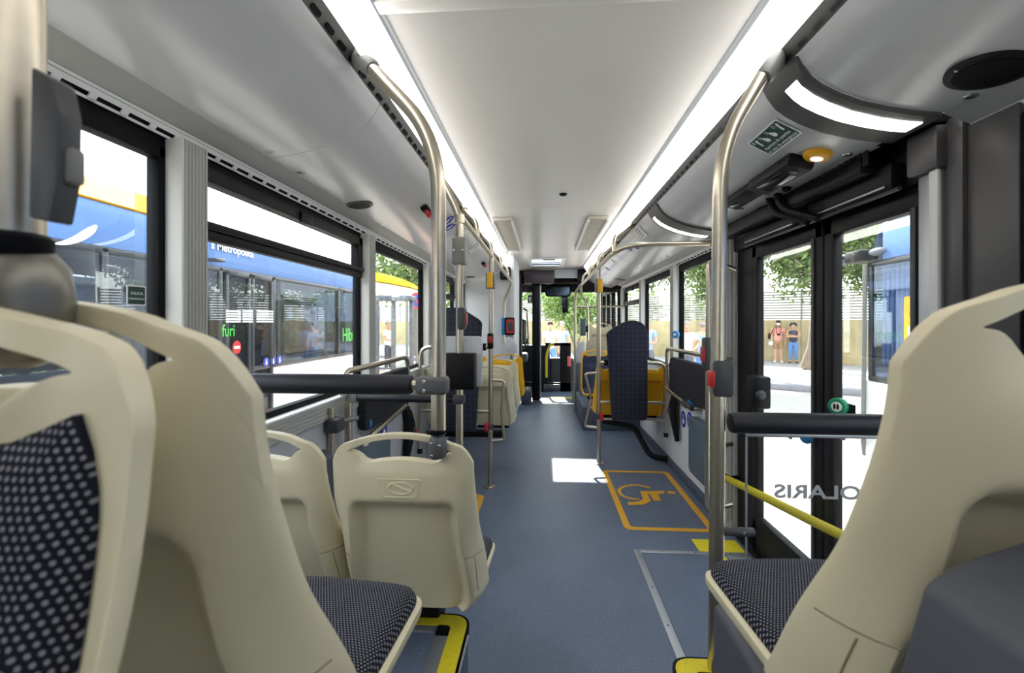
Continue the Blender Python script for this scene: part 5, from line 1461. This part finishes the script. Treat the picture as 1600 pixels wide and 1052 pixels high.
tree('bushy_tree', 'low pale green bush in front of the fence ahead of the windscreen', (1.4, 20.2, -.32), (1.4, 20.2, .5), .10, .08, [((1.3, 20.2, 1.6), .8), ((.5, 20.6, 2.2), .7), ((2.2, 20.0, 2.1), .7), ((1.2, 20.3, 2.6), .6)], 4000, .09, LEAF2)
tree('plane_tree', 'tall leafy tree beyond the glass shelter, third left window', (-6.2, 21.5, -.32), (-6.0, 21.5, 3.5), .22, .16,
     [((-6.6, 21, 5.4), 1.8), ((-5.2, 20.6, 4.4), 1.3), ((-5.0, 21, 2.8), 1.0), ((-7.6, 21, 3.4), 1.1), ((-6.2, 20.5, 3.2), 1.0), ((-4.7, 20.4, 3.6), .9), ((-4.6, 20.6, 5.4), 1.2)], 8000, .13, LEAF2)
tree('plane_tree', 'dark leaved tree seen through the neighbouring bus windows, nearest the shelter', (-9.8, 16.2, -.32), (-9.6, 16.2, 2.8), .2, .14,
     [((-9.2, 15.8, 3.0), .9), ((-9.9, 16.0, 2.5), .8), ((-8.6, 15.4, 2.3), .5), ((-10.3, 15.4, 3.3), .8), ((-8.9, 15.2, 3.4), .7)], 5000, .10, LEAF)
tree('plane_tree', 'dark leaved tree seen through the neighbouring bus windows, left of the standing person', (-11.4, 13.4, -.32), (-11.2, 13.4, 2.8), .2, .14,
     [((-11.0, 13.2, 3.0), .8), ((-11.9, 13.2, 2.6), .7), ((-10.7, 13.0, 2.5), .45), ((-12.0, 12.2, 3.2), .9)], 4000, .09, LEAF)
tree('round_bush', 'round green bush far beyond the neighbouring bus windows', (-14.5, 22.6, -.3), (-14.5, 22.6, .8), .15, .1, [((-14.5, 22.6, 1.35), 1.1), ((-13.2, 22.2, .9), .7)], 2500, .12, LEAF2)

tree('leafy_hedge', 'dark hedge seen low through the neighbouring bus windows', (-9.6, 9.0, -.32), (-9.6, 9.0, .6), .12, .1,
     [((-9.6, 3.0 + k * 1.15, .72 + .10 * math.sin(k * 1.9)), .95) for k in range(13)], 9000, .10, LEAF, 'hedge')

# ------------------------------------------------------------------ neighbouring buses
BWHITE = mat('bus_white_paint', (238, 239, 240), .3, coat=.3)
def livery(name):
    m = bpy.data.materials.new(name); m.use_nodes = True; n = m.node_tree; b = n.nodes['Principled BSDF']; b.inputs['Roughness'].default_value = .35
    t = nd(n, 'ShaderNodeTexCoord'); s = nd(n, 'ShaderNodeSeparateXYZ'); n.links.new(t.outputs['Object'], s.inputs[0])
    f = math_n(n, 'LESS_THAN', math_n(n, 'ADD', s.outputs['Y'], math_n(n, 'MULTIPLY', s.outputs['Z'], -.9)), 2.4)
    mx = nd(n, 'ShaderNodeMix', data_type='RGBA'); n.links.new(f, mx.inputs[0]); mx.inputs[6].default_value = lin((236, 237, 238)); mx.inputs[7].default_value = lin((206, 146, 14)); b.inputs['Specular IOR Level'].default_value = .1; b.inputs['Roughness'].default_value = .8
    n.links.new(mx.outputs[2], b.inputs['Base Color']); return m
CANT = mat('blue_cant_rail_paint', (88, 124, 178), .5, spec=.2)
LIV = livery('blue_and_yellow_livery')
BROW = mat('pale_blue_brow_paint', (150, 166, 190), .5, spec=.2)
YROOF = mat('yellow_roof_paint', (246, 216, 130), .4)
DARKG = mat('dark_glazing_frame', (34, 38, 46), .3)
def city_bus(name, lab, xn, sx, y0, y1, doors, pillars, inner_floor=True):
    """xn: x of the side that faces our bus, sx: +1 when the body lies to the +x of it"""
    s = empty(name, (xn + sx * 1.25, (y0 + y1) / 2, GZ), lab, 'bus')
    zs, zt, ztop_ = .765, 2.01, 2.385
    xf = xn + sx * 2.5
    def sbox(p, d0, d1, ya, yb, za, zb, bev=.0): p.box((xn + sx * d0, ya, za), (xn + sx * d1, yb, zb), bev)
    p = MB()
    ylist = sorted([y0] + [e for d in doors for e in d] + [y1])
    for a, b_ in zip(ylist[0::2], ylist[1::2]): sbox(p, 0, .08, a, b_, GZ + .28, zs, .02)
    sbox(p, 2.42, 2.5, y0, y1, GZ + .28, zs, .02); sbox(p, 0.05, 2.45, y0, y0 + .1, GZ + .28, zs, .02); sbox(p, .05, 2.45, y1 - .1, y1, GZ + .28, zs, .03)
    p.build('lower_panel', BWHITE, s)
    p = MB(); sbox(p, 0, .12, y0 + .02, y1 - .25, zt, ztop_, .02); p.build('cant_rail', CANT, s)
    p = MB(); sbox(p, 2.38, 2.5, y0, y1, zt, ztop_, .05); sbox(p, .06, 2.44, y0, y0 + .1, zt, ztop_, .03); p.build('far_cant_rail', CANT, s)
    # rounded roof
    prf = [(0.02, ztop_), (.10, ztop_ + .16), (.30, ztop_ + .24), (1.25, ztop_ + .28), (2.2, ztop_ + .24), (2.40, ztop_ + .16), (2.48, ztop_)]
    pr2 = [(xn + sx * a, z) for a, z in prf]
    MB().sheet(pr2, y0, y1 - .3, .03).build('roof', LIV if sx < 0 else BROW, s)
    # sloping front brow
    p = MB(); pr3 = [(xn + sx * a, z - .45) for a, z in prf]
    vs = []; fs = []
    for (pr_, y) in ((pr2, y1 - .32), ([(a, z - .10) for a, z in pr2], y1 - .15), ([(xn + sx * (1.25 + (a - 1.25) * .97), zt + .02) for a, z in prf], y1 - .02)):
        vs += [(a, y, z) for a, z in pr_]
    k_ = len(prf)
    for r_ in range(2):
        for i in range(k_ - 1): fs.append((r_ * k_ + i, r_ * k_ + i + 1, (r_ + 1) * k_ + i + 1, (r_ + 1) * k_ + i))
    p.add(vs, fs); p.build('front_brow', BROW, s)
    # window band
    band = MB()
    sbox(band, .0, .06, y0, y1 - .05, zs - .005, zs + .05, .01); sbox(band, .0, .06, y0, y1 - .05, zt - .05, zt + .005, .01)
    for y in pillars: sbox(band, .0, .07, y - .03, y + .03, zs, zt, .008)
    sbox(band, .0, .08, y0, y0 + .1, zs, zt, .01); sbox(band, 0, .06, y1 - .1, y1 - .04, zs, zt, .02)
    for y in pillars: sbox(band, 2.43, 2.5, y - .05, y + .05, zs, zt, .008)
    sbox(band, 2.42, 2.5, y0, y0 + .2, zs, zt); sbox(band, 2.42, 2.5, y1 - .2, y1 - .05, zs, zt); sbox(band, .1, 2.4, y0, y0 + .06, zs, zt)
    band.build('window_surround', DARKG, s)
    ys_ = sorted([y0 + .1] + list(pillars) + [y1 - .1])
    for a, b_ in zip(ys_, ys_[1:]):
        q = MB(); sbox(q, .012, .018, a + .02, b_ - .02, zs + .02, zt - .02); q.build('pane', GLASST if sx < 0 else GLASSR, s)
        q = MB(); sbox(q, 2.48, 2.486, a + .02, b_ - .02, zs + .02, zt - .02); q.build('far_pane', GLASSF, s)
    q = MB(); sbox(q, .08, 2.42, y1 - .07, y1 - .06, zs - .1, zt + .02); q.build('windscreen', GLASST, s)
    # doors
    for (a, b_) in doors:
        q = MB(); mid = (a + b_) / 2
        for (c, d) in ((a, mid - .01), (mid + .01, b_)):
            for (e, f_) in ((c, c + .05), (d - .05, d)): sbox(q, -.012, .05, e, f_, GZ + .3, zt - .02, .008)
            sbox(q, -.012, .05, c, d, GZ + .3, GZ + .45, .008); sbox(q, -.012, .05, c, d, zt - .08, zt - .02, .008)
        dr = q.build('door', DARKG, s)
        q = MB(); sbox(q, .01, .016, a + .04, b_ - .04, GZ + .4, zt - .05); q.build('door_pane', GLASST, dr)
    q = MB(); sbox(q, .08, 2.42, y0 + .1, y1 - .1, .0, .03); q.build('cabin_floor', DGREY, s)
    q = MB(); sbox(q, .10, 2.40, y0 + .1, y1 - .3, zt + .20, zt + .22); q.build('cabin_ceiling', LGREY, s)
    # seat row and rails inside, dim behind the glass
    q = MB()
    for k in range(5):
        y = y0 + 1.0 + k * .85
        sbox(q, 1.75, 2.2, y, y + .08, .45, 1.05, .03); sbox(q, 1.75, 2.2, y, y + .45, .40, .48, .03)
    q.build('cabin_seats', DGREY, s, kind='stuff')
    for yy in (y0 + 1.6, y1 - 1.4, y1 - 1.7):
        w_ = MB()
        for d in (0.03, 2.22): w_.lathe([(.30, 0), (.46, .01), (.48, .05), (.48, .22), (.46, .25), (.30, .25)], (xn + sx * d, yy, GZ + .48), (sx, 0, 0), 24)
        if yy != y1 - 1.7: w_.build('wheels', RUBBER, s)
    return s, sbox, zs, zt
lb, sb, zs, zt = city_bus('city_bus', 'blue and white city bus parked outside the left windows', -3.70, -1, -4.0, 9.75, [(5.05, 5.98)], [-2.4, -.9, .6, 2.1, 3.6, 4.98, 6.02, 8.0])
# thin roof seams and drain line
# prints on the left bus
def bm_text(body, px, py, size, m, sx_=1.0, bold=0.0, xx=-3.685):
    q = at(px, py, x=xx); M = frame((xx, q.y, q.z), (0, 1, 0), (0, 0, 1)); return text('lettering', body, size, M, m, lb, .002, sx=sx_, bold=bold)
GRTXT = mat('green_lettering', (72, 200, 66), .5)
bm_text('s Metropolita', 330, 388, .135, STWH, 1.0, .002)
bm_text('Híbrido', 535, 534, .36, GRTXT, .8, .003)
bm_text('furi', 347, 526, .20, GRTXT, .8, .001, -3.675)
for px, py in ((416, 566), (427, 564.5), (437, 562.5)):
    q = at(px, py, x=-3.69); M = frame((-3.692, q.y, q.z), (0, 1, 0), (0, 0, 1)); d_ = .062
    o = MB().prism(ell(0, 0, d_, d_ * 1.05, 20), M, .004).build('blue_disc', BLUE, lb)
    p = MB(); p.prism(ell(0, .028, .011, .011, 10), M, .006); p.prism([(-.016, -.035), (.014, -.035), (.02, .0), (.008, .014), (-.012, .014)], M, .006); p.build('symbol', STWH, o)
q = at(370, 543, x=-3.67); M = frame((-3.672, q.y, q.z), (0, 1, 0), (0, 0, 1))
o = MB().prism(ell(0, 0, .075, .08, 20), M, .004).build('red_disc', RED, lb); MB().prism([(-.05, -.016), (.05, -.016), (.05, .016), (-.05, .016)], M, .006).build('white_bar', STWH, o)
# white bars added on the door glass, standing in for fence slats seen there
p = MB()
for k in range(5):
    for (a, b_) in ((353, 376), (379, 395), (401, 427)):
        q = at(a, 486 + k * 4.2, x=-3.675); q2 = at(b_, 486 + k * 4.2 - 1.2, x=-3.675); p.box((-3.676, q.y, q.z - .010), (-3.672, q2.y, q.z + .010))
p.build('white_stripes', STWH, lb)
q = at(338, 406, x=-3.6); p = MB(); p.box((-3.66, q.y - .04, q.z - .018), (-3.56, q.y + .10, q.z + .018), .012); p.box((-3.7, q.y - .02, q.z - .02), (-3.6, q.y + .02, q.z + .02), .01); p.build('camera_arm', DGREY, lb)
p = MB(); q = at(420, 643, x=-3.69); p.box((-3.70, q.y - .07, q.z - .03), (-3.685, q.y + .07, q.z + .03), .008); p.build('side_reflector', mat('orange_reflector', (238, 130, 50), .3), lb)
# white crescent print on the blue part, seen in the first window
p = MB(); pts = []; 
for k in range(9):
    q = at(84 + 66 * k / 8, 381 - 28 * (k / 8) ** 2.2, x=-3.695); pts.append(V((-3.695, q.y, q.z)))
p.tube(pts, [.004, .012, .018, .024, .028, .032, .034, .03, .012], 8); p.build('white_swoosh', STWH, lb)

rb, sb2, zs, zt = city_bus('city_bus', 'white and blue city bus parked outside the middle door', 3.42, 1, -6.0, 5.12, [], [-4.4, -2.8, -1.2, .6, 2.2, 3.7])
p = MB()
p.tube(fillet([(3.50, 5.06, 2.07), (3.40, 5.26, 2.10), (3.36, 5.46, 2.12)], .05), .035, 10); p.build('mirror_arm', BLACK, rb)
MIRC = mat('slate_mirror_case', (96, 100, 116), .4)
q = at(1362, 398, y=5.0)
p = MB(); p.sphere((3.40, 5.50, q.z), .07, 12, (.9, 2.9, .9)); p.build('mirror_case', MIRC, rb)
p = MB(); p.box((3.34, 5.08, q.z - .06), (3.50, 5.34, q.z + .07), .03); p.build('mirror_mount', BLACK, rb)
p = MB(); p.sphere((3.42, 4.92, q.z + .02), .06, 12, (.8, 2.0, .7)); p.build('mirror_case', MIRC, rb)
q = at(1429, 500, x=3.42); M = frame((3.415, q.y, q.z), (0, -1, 0), (0, 0, 1))
o = MB().prism(rrect(-.11, -.22, .11, .22, .02), M, .006).build('yellow_notice', YBTN, rb); MB().prism(ell(.02, .05, .06, .07, 18), M, .009).build('red_disc', RED, o); MB().prism(rrect(-.06, -.18, .08, -.06, .01), M, .009).build('white_field', STWH, o)
p = MB(); q = at(1404, 345, x=3.6); p.box((3.55, q.y - .05, q.z - .04), (3.65, q.y + .06, q.z + .05), .01); p.build('marker_lamp', BLACK, rb)
bl = MB()
for k in range(20): bl.tube([(3.50, 4.95 - k * .06, 1.98), (3.50, 4.95 - k * .06, .95)], .017, 6)
bl.build('pleated_blind', mat('pale_blue_blind', (176, 196, 230), .8), rb, kind='stuff')
p = MB(); q = at(1356, 600, y=4.8); p.tube([(3.405, 5.09, 2.0), (3.405, 5.12, .1), (3.46, 5.18, -.05)], .022, 8); p.build('corner_strip', MGREY, rb)

# ------------------------------------------------------------------ shelter, sign, canopy
GREYF = mat('shelter_frame_grey', (92, 98, 110), .45, .3)
s = empty('bus_shelter', (-4.6, 13, GZ), 'grey framed glass shelter in the third left window', 'shelter')
def pp(px, py, y): return at(px, py, y=y)
for px in (589, 615, 643):
    q = pp(px, 505, 13.0); MB().box((q.x - .06, 12.95, GZ), (q.x + .06, 13.05, pp(px, 468, 13).z), .01).build('post', GREYF, s)
q0 = pp(560, 468, 13); q1 = pp(648, 466, 13)
MB().box((q0.x, 12.6, q1.z - .08), (q1.x, 13.4, q1.z + .06), .02).build('roof_beam', GREYF, s)
for a, b_ in ((590, 614), (616, 642)):
    qa = pp(a, 610, 13); qb = pp(b_, 476, 13); MB().box((qa.x, 12.99, GZ + .3), (qb.x, 13.0, qb.z)).build('pane', GLASS, s)
MB().box((q0.x, 12.97, .02), (q1.x, 13.03, .07), .006).build('cross_bar', GREYF, s)
s = empty('yellow_canopy', (-5.5, 17.5, 3), 'yellow and white canopy roof behind the glass shelter', 'canopy')
y_ = 17.5
pts = [pp(545, 424, y_), pp(590, 426, y_), pp(612, 431, y_), pp(630, 439, y_), pp(643, 449, y_), pp(630, 447, y_), pp(610, 443, y_), pp(585, 439, y_), pp(545, 438, y_)]
MB().prism([(q.x, q.z) for q in pts], frame((0, y_, 0), (1, 0, 0), (0, 0, 1)), -1.6, .05).build('canopy_roof', mat('bright_yellow_canvas', (244, 204, 40), .6), s)
pts = [pp(545, 439, y_ + .2), pp(585, 440, y_ + .2), pp(610, 444, y_ + .2), pp(640, 450, y_ + .2), pp(640, 462, y_ + .2), pp(545, 456, y_ + .2)]
MB().prism([(q.x, q.z) for q in pts], frame((0, y_ + .2, 0), (1, 0, 0), (0, 0, 1)), -1.2, .04).build('canopy_valance', STWH, s)
for px in (560, 636):
    q = pp(px, 460, y_ + .8); MB().cyl((q.x, y_ + .8, GZ), (q.x, y_ + .8, q.z), .06, 10).build('post', MGREY, s)
q = pp(650, 470, 13.2); s = empty('no_parking_sign', (q.x, 13.2, GZ), 'round blue and red no parking sign on a grey post', 'sign')
MB().cyl((q.x, 13.26, GZ), (q.x, 13.26, q.z + .2), .035, 10).build('post', MGREY, s)
M = frame((q.x, 13.2, q.z), (.6, .8, 0), (0, 0, 1))
o = MB().prism(ell(0, 0, .22, .24, 24), M, .02).build('red_ring', RED, s); MB().prism(ell(0, 0, .16, .175, 24), M, .026).build('blue_field', BLUE, o)
MB().prism([(-.15, .10), (-.11, .15), (.15, -.10), (.11, -.15)], M, .03).build('red_slash', RED, o)
q = pp(656, 597, 12); s = empty('blue_banner', (q.x, 12, GZ), 'light blue banner board near the no parking sign', 'banner')
MB().prism([(-.06, 0), (.10, 0), (.12, .55), (.06, .95), (-.02, .8)], frame((q.x, 12, GZ), (1, .2, 0), (0, 0, 1)), .04, .01).build('board', BLUEL, s)
MB().box((q.x - .10, 11.9, GZ), (q.x + .14, 12.1, GZ + .03), .008).build('foot', DGREY, s)

# ------------------------------------------------------------------ people
SKIN = mat('skin', (206, 158, 130), .55); HAIRD = mat('dark_hair', (44, 38, 36), .7); HAIRG = mat('grey_hair', (150, 144, 138), .7)
DGR = lambda: None
def skin_mesh(name, verts, edges, m, lvl=1, root=0):
    me = bpy.data.meshes.new(name); me.from_pydata([v_[0] for v_ in verts], edges, [])
    o = bpy.data.objects.new(name, me); C.objects.link(o)
    sk = o.modifiers.new('skin', 'SKIN'); sk.use_smooth_shade = True; sk.branch_smoothing = .3
    if not me.skin_vertices: 
        bpy.context.view_layer.objects.active = o
    for i, v_ in enumerate(verts):
        d = me.skin_vertices[0].data[i]; r = v_[1]; d.radius = (r, r) if not isinstance(r, tuple) else r; d.use_root = (i == root)
    sb_ = o.modifiers.new('sub', 'SUBSURF'); sb_.levels = lvl; sb_.render_levels = lvl
    dg = bpy.context.evaluated_depsgraph_get(); out = bpy.data.meshes.new_from_object(o.evaluated_get(dg)); out.name = name
    bpy.data.objects.remove(o); out.materials.clear(); out.materials.append(m); out.shade_smooth()
    return out
def person(lab, pos, facing, shirt, legs, hair, height=1.72, arms='down', shorts=False, sleeve=True, stout=1.0, cap=None, legsm=None, curly=False):
    """standing figure; local -Y is the front, facing is a turn about Z"""
    k = height / 1.72; b_ = stout
    s = empty('person', pos, lab, 'person', rz=facing)
    Z = lambda z: z * k
    hd = V((0, -.02, 1.60)); J = {}
    vs = []; es = []
    def add(p_, r_, par=None):
        vs.append(((p_[0] * k, p_[1] * k, p_[2] * k), r_ * k)); i = len(vs) - 1
        if par is not None: es.append((par, i))
        return i
    pel = add((0, 0, .95), .105 * b_); bel = add((0, -.01, 1.10), .112 * b_, pel); che = add((0, 0, 1.28), .135 * b_, bel); shc = add((0, .01, 1.42), .09, che)
    nk = add((0, 0, 1.49), .052, shc); he = add((0, -.015, 1.57), .075, nk); he2 = add((0, -.01, 1.645), .088, he); he3 = add((0, 0, 1.69), .06, he2)
    nose = add((0, -.108, 1.605), .014, he)
    armpts = {}
    for sx in (-1, 1):
        sh = add((sx * .17 * (b_ * .5 + .5), .01, 1.40), .062, shc)
        if arms == 'crossed': el = (sx * .25, -.10, 1.14); wr_ = (-sx * .06, -.22, 1.17 + .03 * sx); hn = (-sx * .14, -.20, 1.19 + .03 * sx)
        elif arms == 'akimbo': el = (sx * .36, .03, 1.16); wr_ = (sx * .20, -.08, 1.02); hn = (sx * .15, -.12, .98)
        elif arms == 'hold': el = (sx * .22, .0, 1.13); wr_ = (sx * .16, -.22, 1.10); hn = (sx * .12, -.29, 1.12)
        else: el = (sx * .235, .02, 1.13); wr_ = (sx * .25, -.04, .89); hn = (sx * .25, -.06, .81)
        e = add(el, .043, sh); w_ = add(wr_, .029, e); h = add(hn, .034, w_)
        armpts[sx] = [V((sx * .17 * (b_ * .5 + .5), .01, 1.40)), V(el), V(wr_), V(hn)]
        d = (V(hn) - V(wr_)).normalized(); sd = d.cross(V((0, 1, 0))).normalized() if abs(d.y) < .9 else V((0, 0, 1))
        for f in range(4):
            b0 = V(hn) + d * .02 + sd * (.024 - f * .016); ln = (.062, .072, .066, .05)[f]
            f1 = add(b0 + d * ln * .5, .0085, h); add(b0 + d * ln + V((0, -.012, 0)), .007, f1)
        t1 = add(V(wr_) + d * .035 + sd * .036, .010, w_); add(V(wr_) + d * .075 + sd * .048, .008, t1)
        hip = add((sx * .080 * b_, 0, .86), .085 * b_, pel); kn = add((sx * .10, -.015, .50), .062, hip); an = add((sx * .11, .01, .10), .040, kn); ft = add((sx * .125, -.04, .045), .042, an); add((sx * .14, -.16, .035), .034, ft)
    o = bpy.data.objects.new('body', skin_mesh('body', vs, es, SKIN)); C.objects.link(o); o.parent = s
    # clothes: own skins a little wider
    def garment(nm, pts, ed, m):
        q = bpy.data.objects.new(nm, skin_mesh(nm, [((a[0] * k, a[1] * k, a[2] * k), r_ * k) for a, r_ in pts], ed, m)); C.objects.link(q); q.parent = s; return q
    pts = [((0, 0, .84), .150 * b_), ((0, -.01, 1.04), .158 * b_), ((0, 0, 1.28), .155 * b_), ((0, .01, 1.40), .105)]; ed = [(0, 1), (1, 2), (2, 3)]
    for sx in (-1, 1):
        a, e = armpts[sx][0], armpts[sx][1]
        i = len(pts); pts.append((a, .08))
        ed.append((3, i))
        if sleeve: pts.append((a + (e - a) * .6, .066)); ed.append((i, i + 1))
    garment('shirt', pts, ed, shirt)
    pts = [((0, 0, .93), .125 * b_), ((0, 0, 1.0), .118 * b_)]; ed = [(0, 1)]
    for sx in (-1, 1):
        i = len(pts); pts.append(((sx * .085 * b_, 0, .84), .108 * b_)); ed.append((0, i)); pts.append(((sx * .10, -.015, .52), .088)); ed.append((i, i + 1))
        if not shorts: pts.append(((sx * .11, .01, .12), .066)); ed.append((i + 1, i + 2))
    garment('shorts' if shorts else 'trousers', pts, ed, legs)
    m = MB()
    for sx in (-1, 1): m.sphere(V((sx * .13, -.07, .04)) * k, .055 * k, 10, (.85, 2.1, .75))
    m.build('shoes', legsm or STWH, None).parent = s
    m = MB(); m.sphere(V((0, .022, 1.688)) * k, .098 * k, 14, (.95, 1.05, .85)); q = m.build('hair' if cap is None else 'cap', cap or hair, None); q.parent = s
    if cap is not None:
        m = MB(); m.box(V((-.06, -.155, 1.668)) * k, V((.06, -.05, 1.682)) * k, .006); m.build('cap_peak', cap, None).parent = s
    if curly:
        m = MB()
        for k_ in range(9):
            a_ = PI * k_ / 8; m.sphere(V((.105 * math.cos(a_), .03, 1.64 + .075 * math.sin(a_))) * k, .05 * k, 8)
        m.build('curls', hair, None).parent = s
    m = MB()
    for sx in (-1, 1): m.sphere(V((sx * .034, -.095, 1.626)) * k, .010 * k, 8)
    m.build('eyes', HAIRD, None).parent = s
    m = MB(); m.box(V((-.024, -.094, 1.562)) * k, V((.024, -.086, 1.572)) * k, .003); m.build('mouth', mat('lips', (160, 90, 84), .5), None).parent = s
    m = MB()
    for sx in (-1, 1): m.sphere(V((sx * .098, .0, 1.605)) * k, .026 * k, 8, (.35, .7, 1))
    m.build('ears', SKIN, None).parent = s
    return s
PINK = mat('pink_cotton', (240, 160, 150), .8); TAN = mat('tan_cotton', (168, 130, 92), .8); NAVYC = mat('dark_blouse', (58, 62, 76), .8); JEAN = mat('blue_denim', (98, 140, 196), .8)
WSH = mat('white_cotton', (236, 238, 242), .8); LBL = mat('light_blue_cotton', (150, 180, 224), .8); GTR = mat('grey_trousers', (96, 100, 112), .8)
def by_wall(px, d=.45):
    r_ = at(px, 505, y=1.0); r_ = V((r_.x, r_.y, 0)); t_ = ((W0 - N * d).dot(N)) / r_.dot(N); return V((r_.x * t_, r_.y * t_, -.17))
q = by_wall(1216); pm = person('man in pink shirt and tan shorts with camera and shoulder bag, by the wall', q, -.40, PINK, TAN, HAIRD, 1.62, 'down', shorts=True, cap=HAIRD)
m = MB(); m.box((-.055, -.22, 1.06), (.055, -.16, 1.13), .01); m.build('camera_body', BLACK, None).parent = pm
m = MB(); m.lathe([(.032, 0), (.032, .05), (.026, .055)], (0, -.21, 1.095), (0, -1, 0), 14); m.build('camera_lens', BLACK, None).parent = pm
m = MB()
for sx in (-1, 1): m.tube([(sx * .05, -.18, 1.12), (sx * .085, -.145, 1.32), (sx * .05, .03, 1.44)], .011, 6)
m.build('camera_strap', BLACK, None).parent = pm
m = MB(); m.sphere((-.30, .05, 1.02), .10, 12, (.6, .9, 1.2)); m.tube([(-.24, .0, 1.12), (-.15, -.14, 1.36), (-.08, .03, 1.45)], .014, 6); m.build('shoulder_bag', BLACK, None).parent = pm
m = MB(); m.box((-.33, -.16, .68), (-.19, -.15, .82), .003); m.build('paper', STWH, None).parent = pm
m = MB(); m.sphere((0, -.075, 1.50), .07, 12, (.85, .75, .6)); m.build('face_mask', STWH, None).parent = pm
q = by_wall(1239.5); person('person in dark sleeveless top and jeans, arms crossed, by the tree', q, -.50, NAVYC, JEAN, HAIRD, 1.53, 'crossed', sleeve=False, stout=1.12, legsm=HAIRD, curly=True)
q = at(1073, 540, y=12.6); person('man in white shirt and grey trousers outside the wheelchair bay window', (q.x, 12.6, GZ), -.2, WSH, GTR, HAIRG, 1.70, 'akimbo')
q = at(1098, 540, y=12.9); person('person in light blue shirt and jeans behind the right handle rail', (q.x, 12.9, GZ), 2.6, LBL, JEAN, HAIRG, 1.68, 'down')
q = at(1012, 520, y=12.8); person('older man in pale blue shirt outside the window past the right board', (q.x, 12.8, GZ), -.5, LBL, GTR, HAIRG, 1.78, 'hold')
q = at(1004, 520, y=13.4); person('person in white top half hidden beside the older man in pale blue', (q.x, 13.4, GZ), .6, WSH, GTR, HAIRD, 1.62, 'down')
q = at(471, 530, y=8.3); person('grey-haired man in white shirt set in the neighbouring bus in place of a reflection', (-4.06, 7.35, .03), .9, WSH, LBL, HAIRG, 1.48, 'hold')  # figure added inside the bus, standing in for one mirrored in its glass
person('person in pale top set in the neighbouring bus behind the grey-haired man, in place of a reflection', (-4.5, 8.0, .03), .3, WSH, GTR, HAIRD, 1.66, 'down')  # second added figure, also in place of a reflection in the glass
q = at(607, 530, y=15.5); person('person in white top and dark skirt with a blue bag behind the shelter glass', (q.x, 15.5, GZ), 1.2, WSH, NAVYC, HAIRG, 1.72, 'hold')
q = at(860, 530, y=14.5); person('person in white shirt beyond the windscreen, left one', (q.x, 14.5, GZ), .1, WSH, JEAN, HAIRD, 1.7, 'down')
q = at(878, 530, y=15.0); person('person in light blue shirt beyond the windscreen, right one', (q.x, 15.0, GZ), -.2, LBL, GTR, HAIRG, 1.7, 'down')
# pinkish brick paving by the front
tag(struct(strip_box(V((-1.2, 13.0, 0)), -3, 5, -3, 1.5, GZ, GZ + .006).build('ground', mat('pink_paving', (206, 160, 138), .9, noise=.06, nscale=8))))
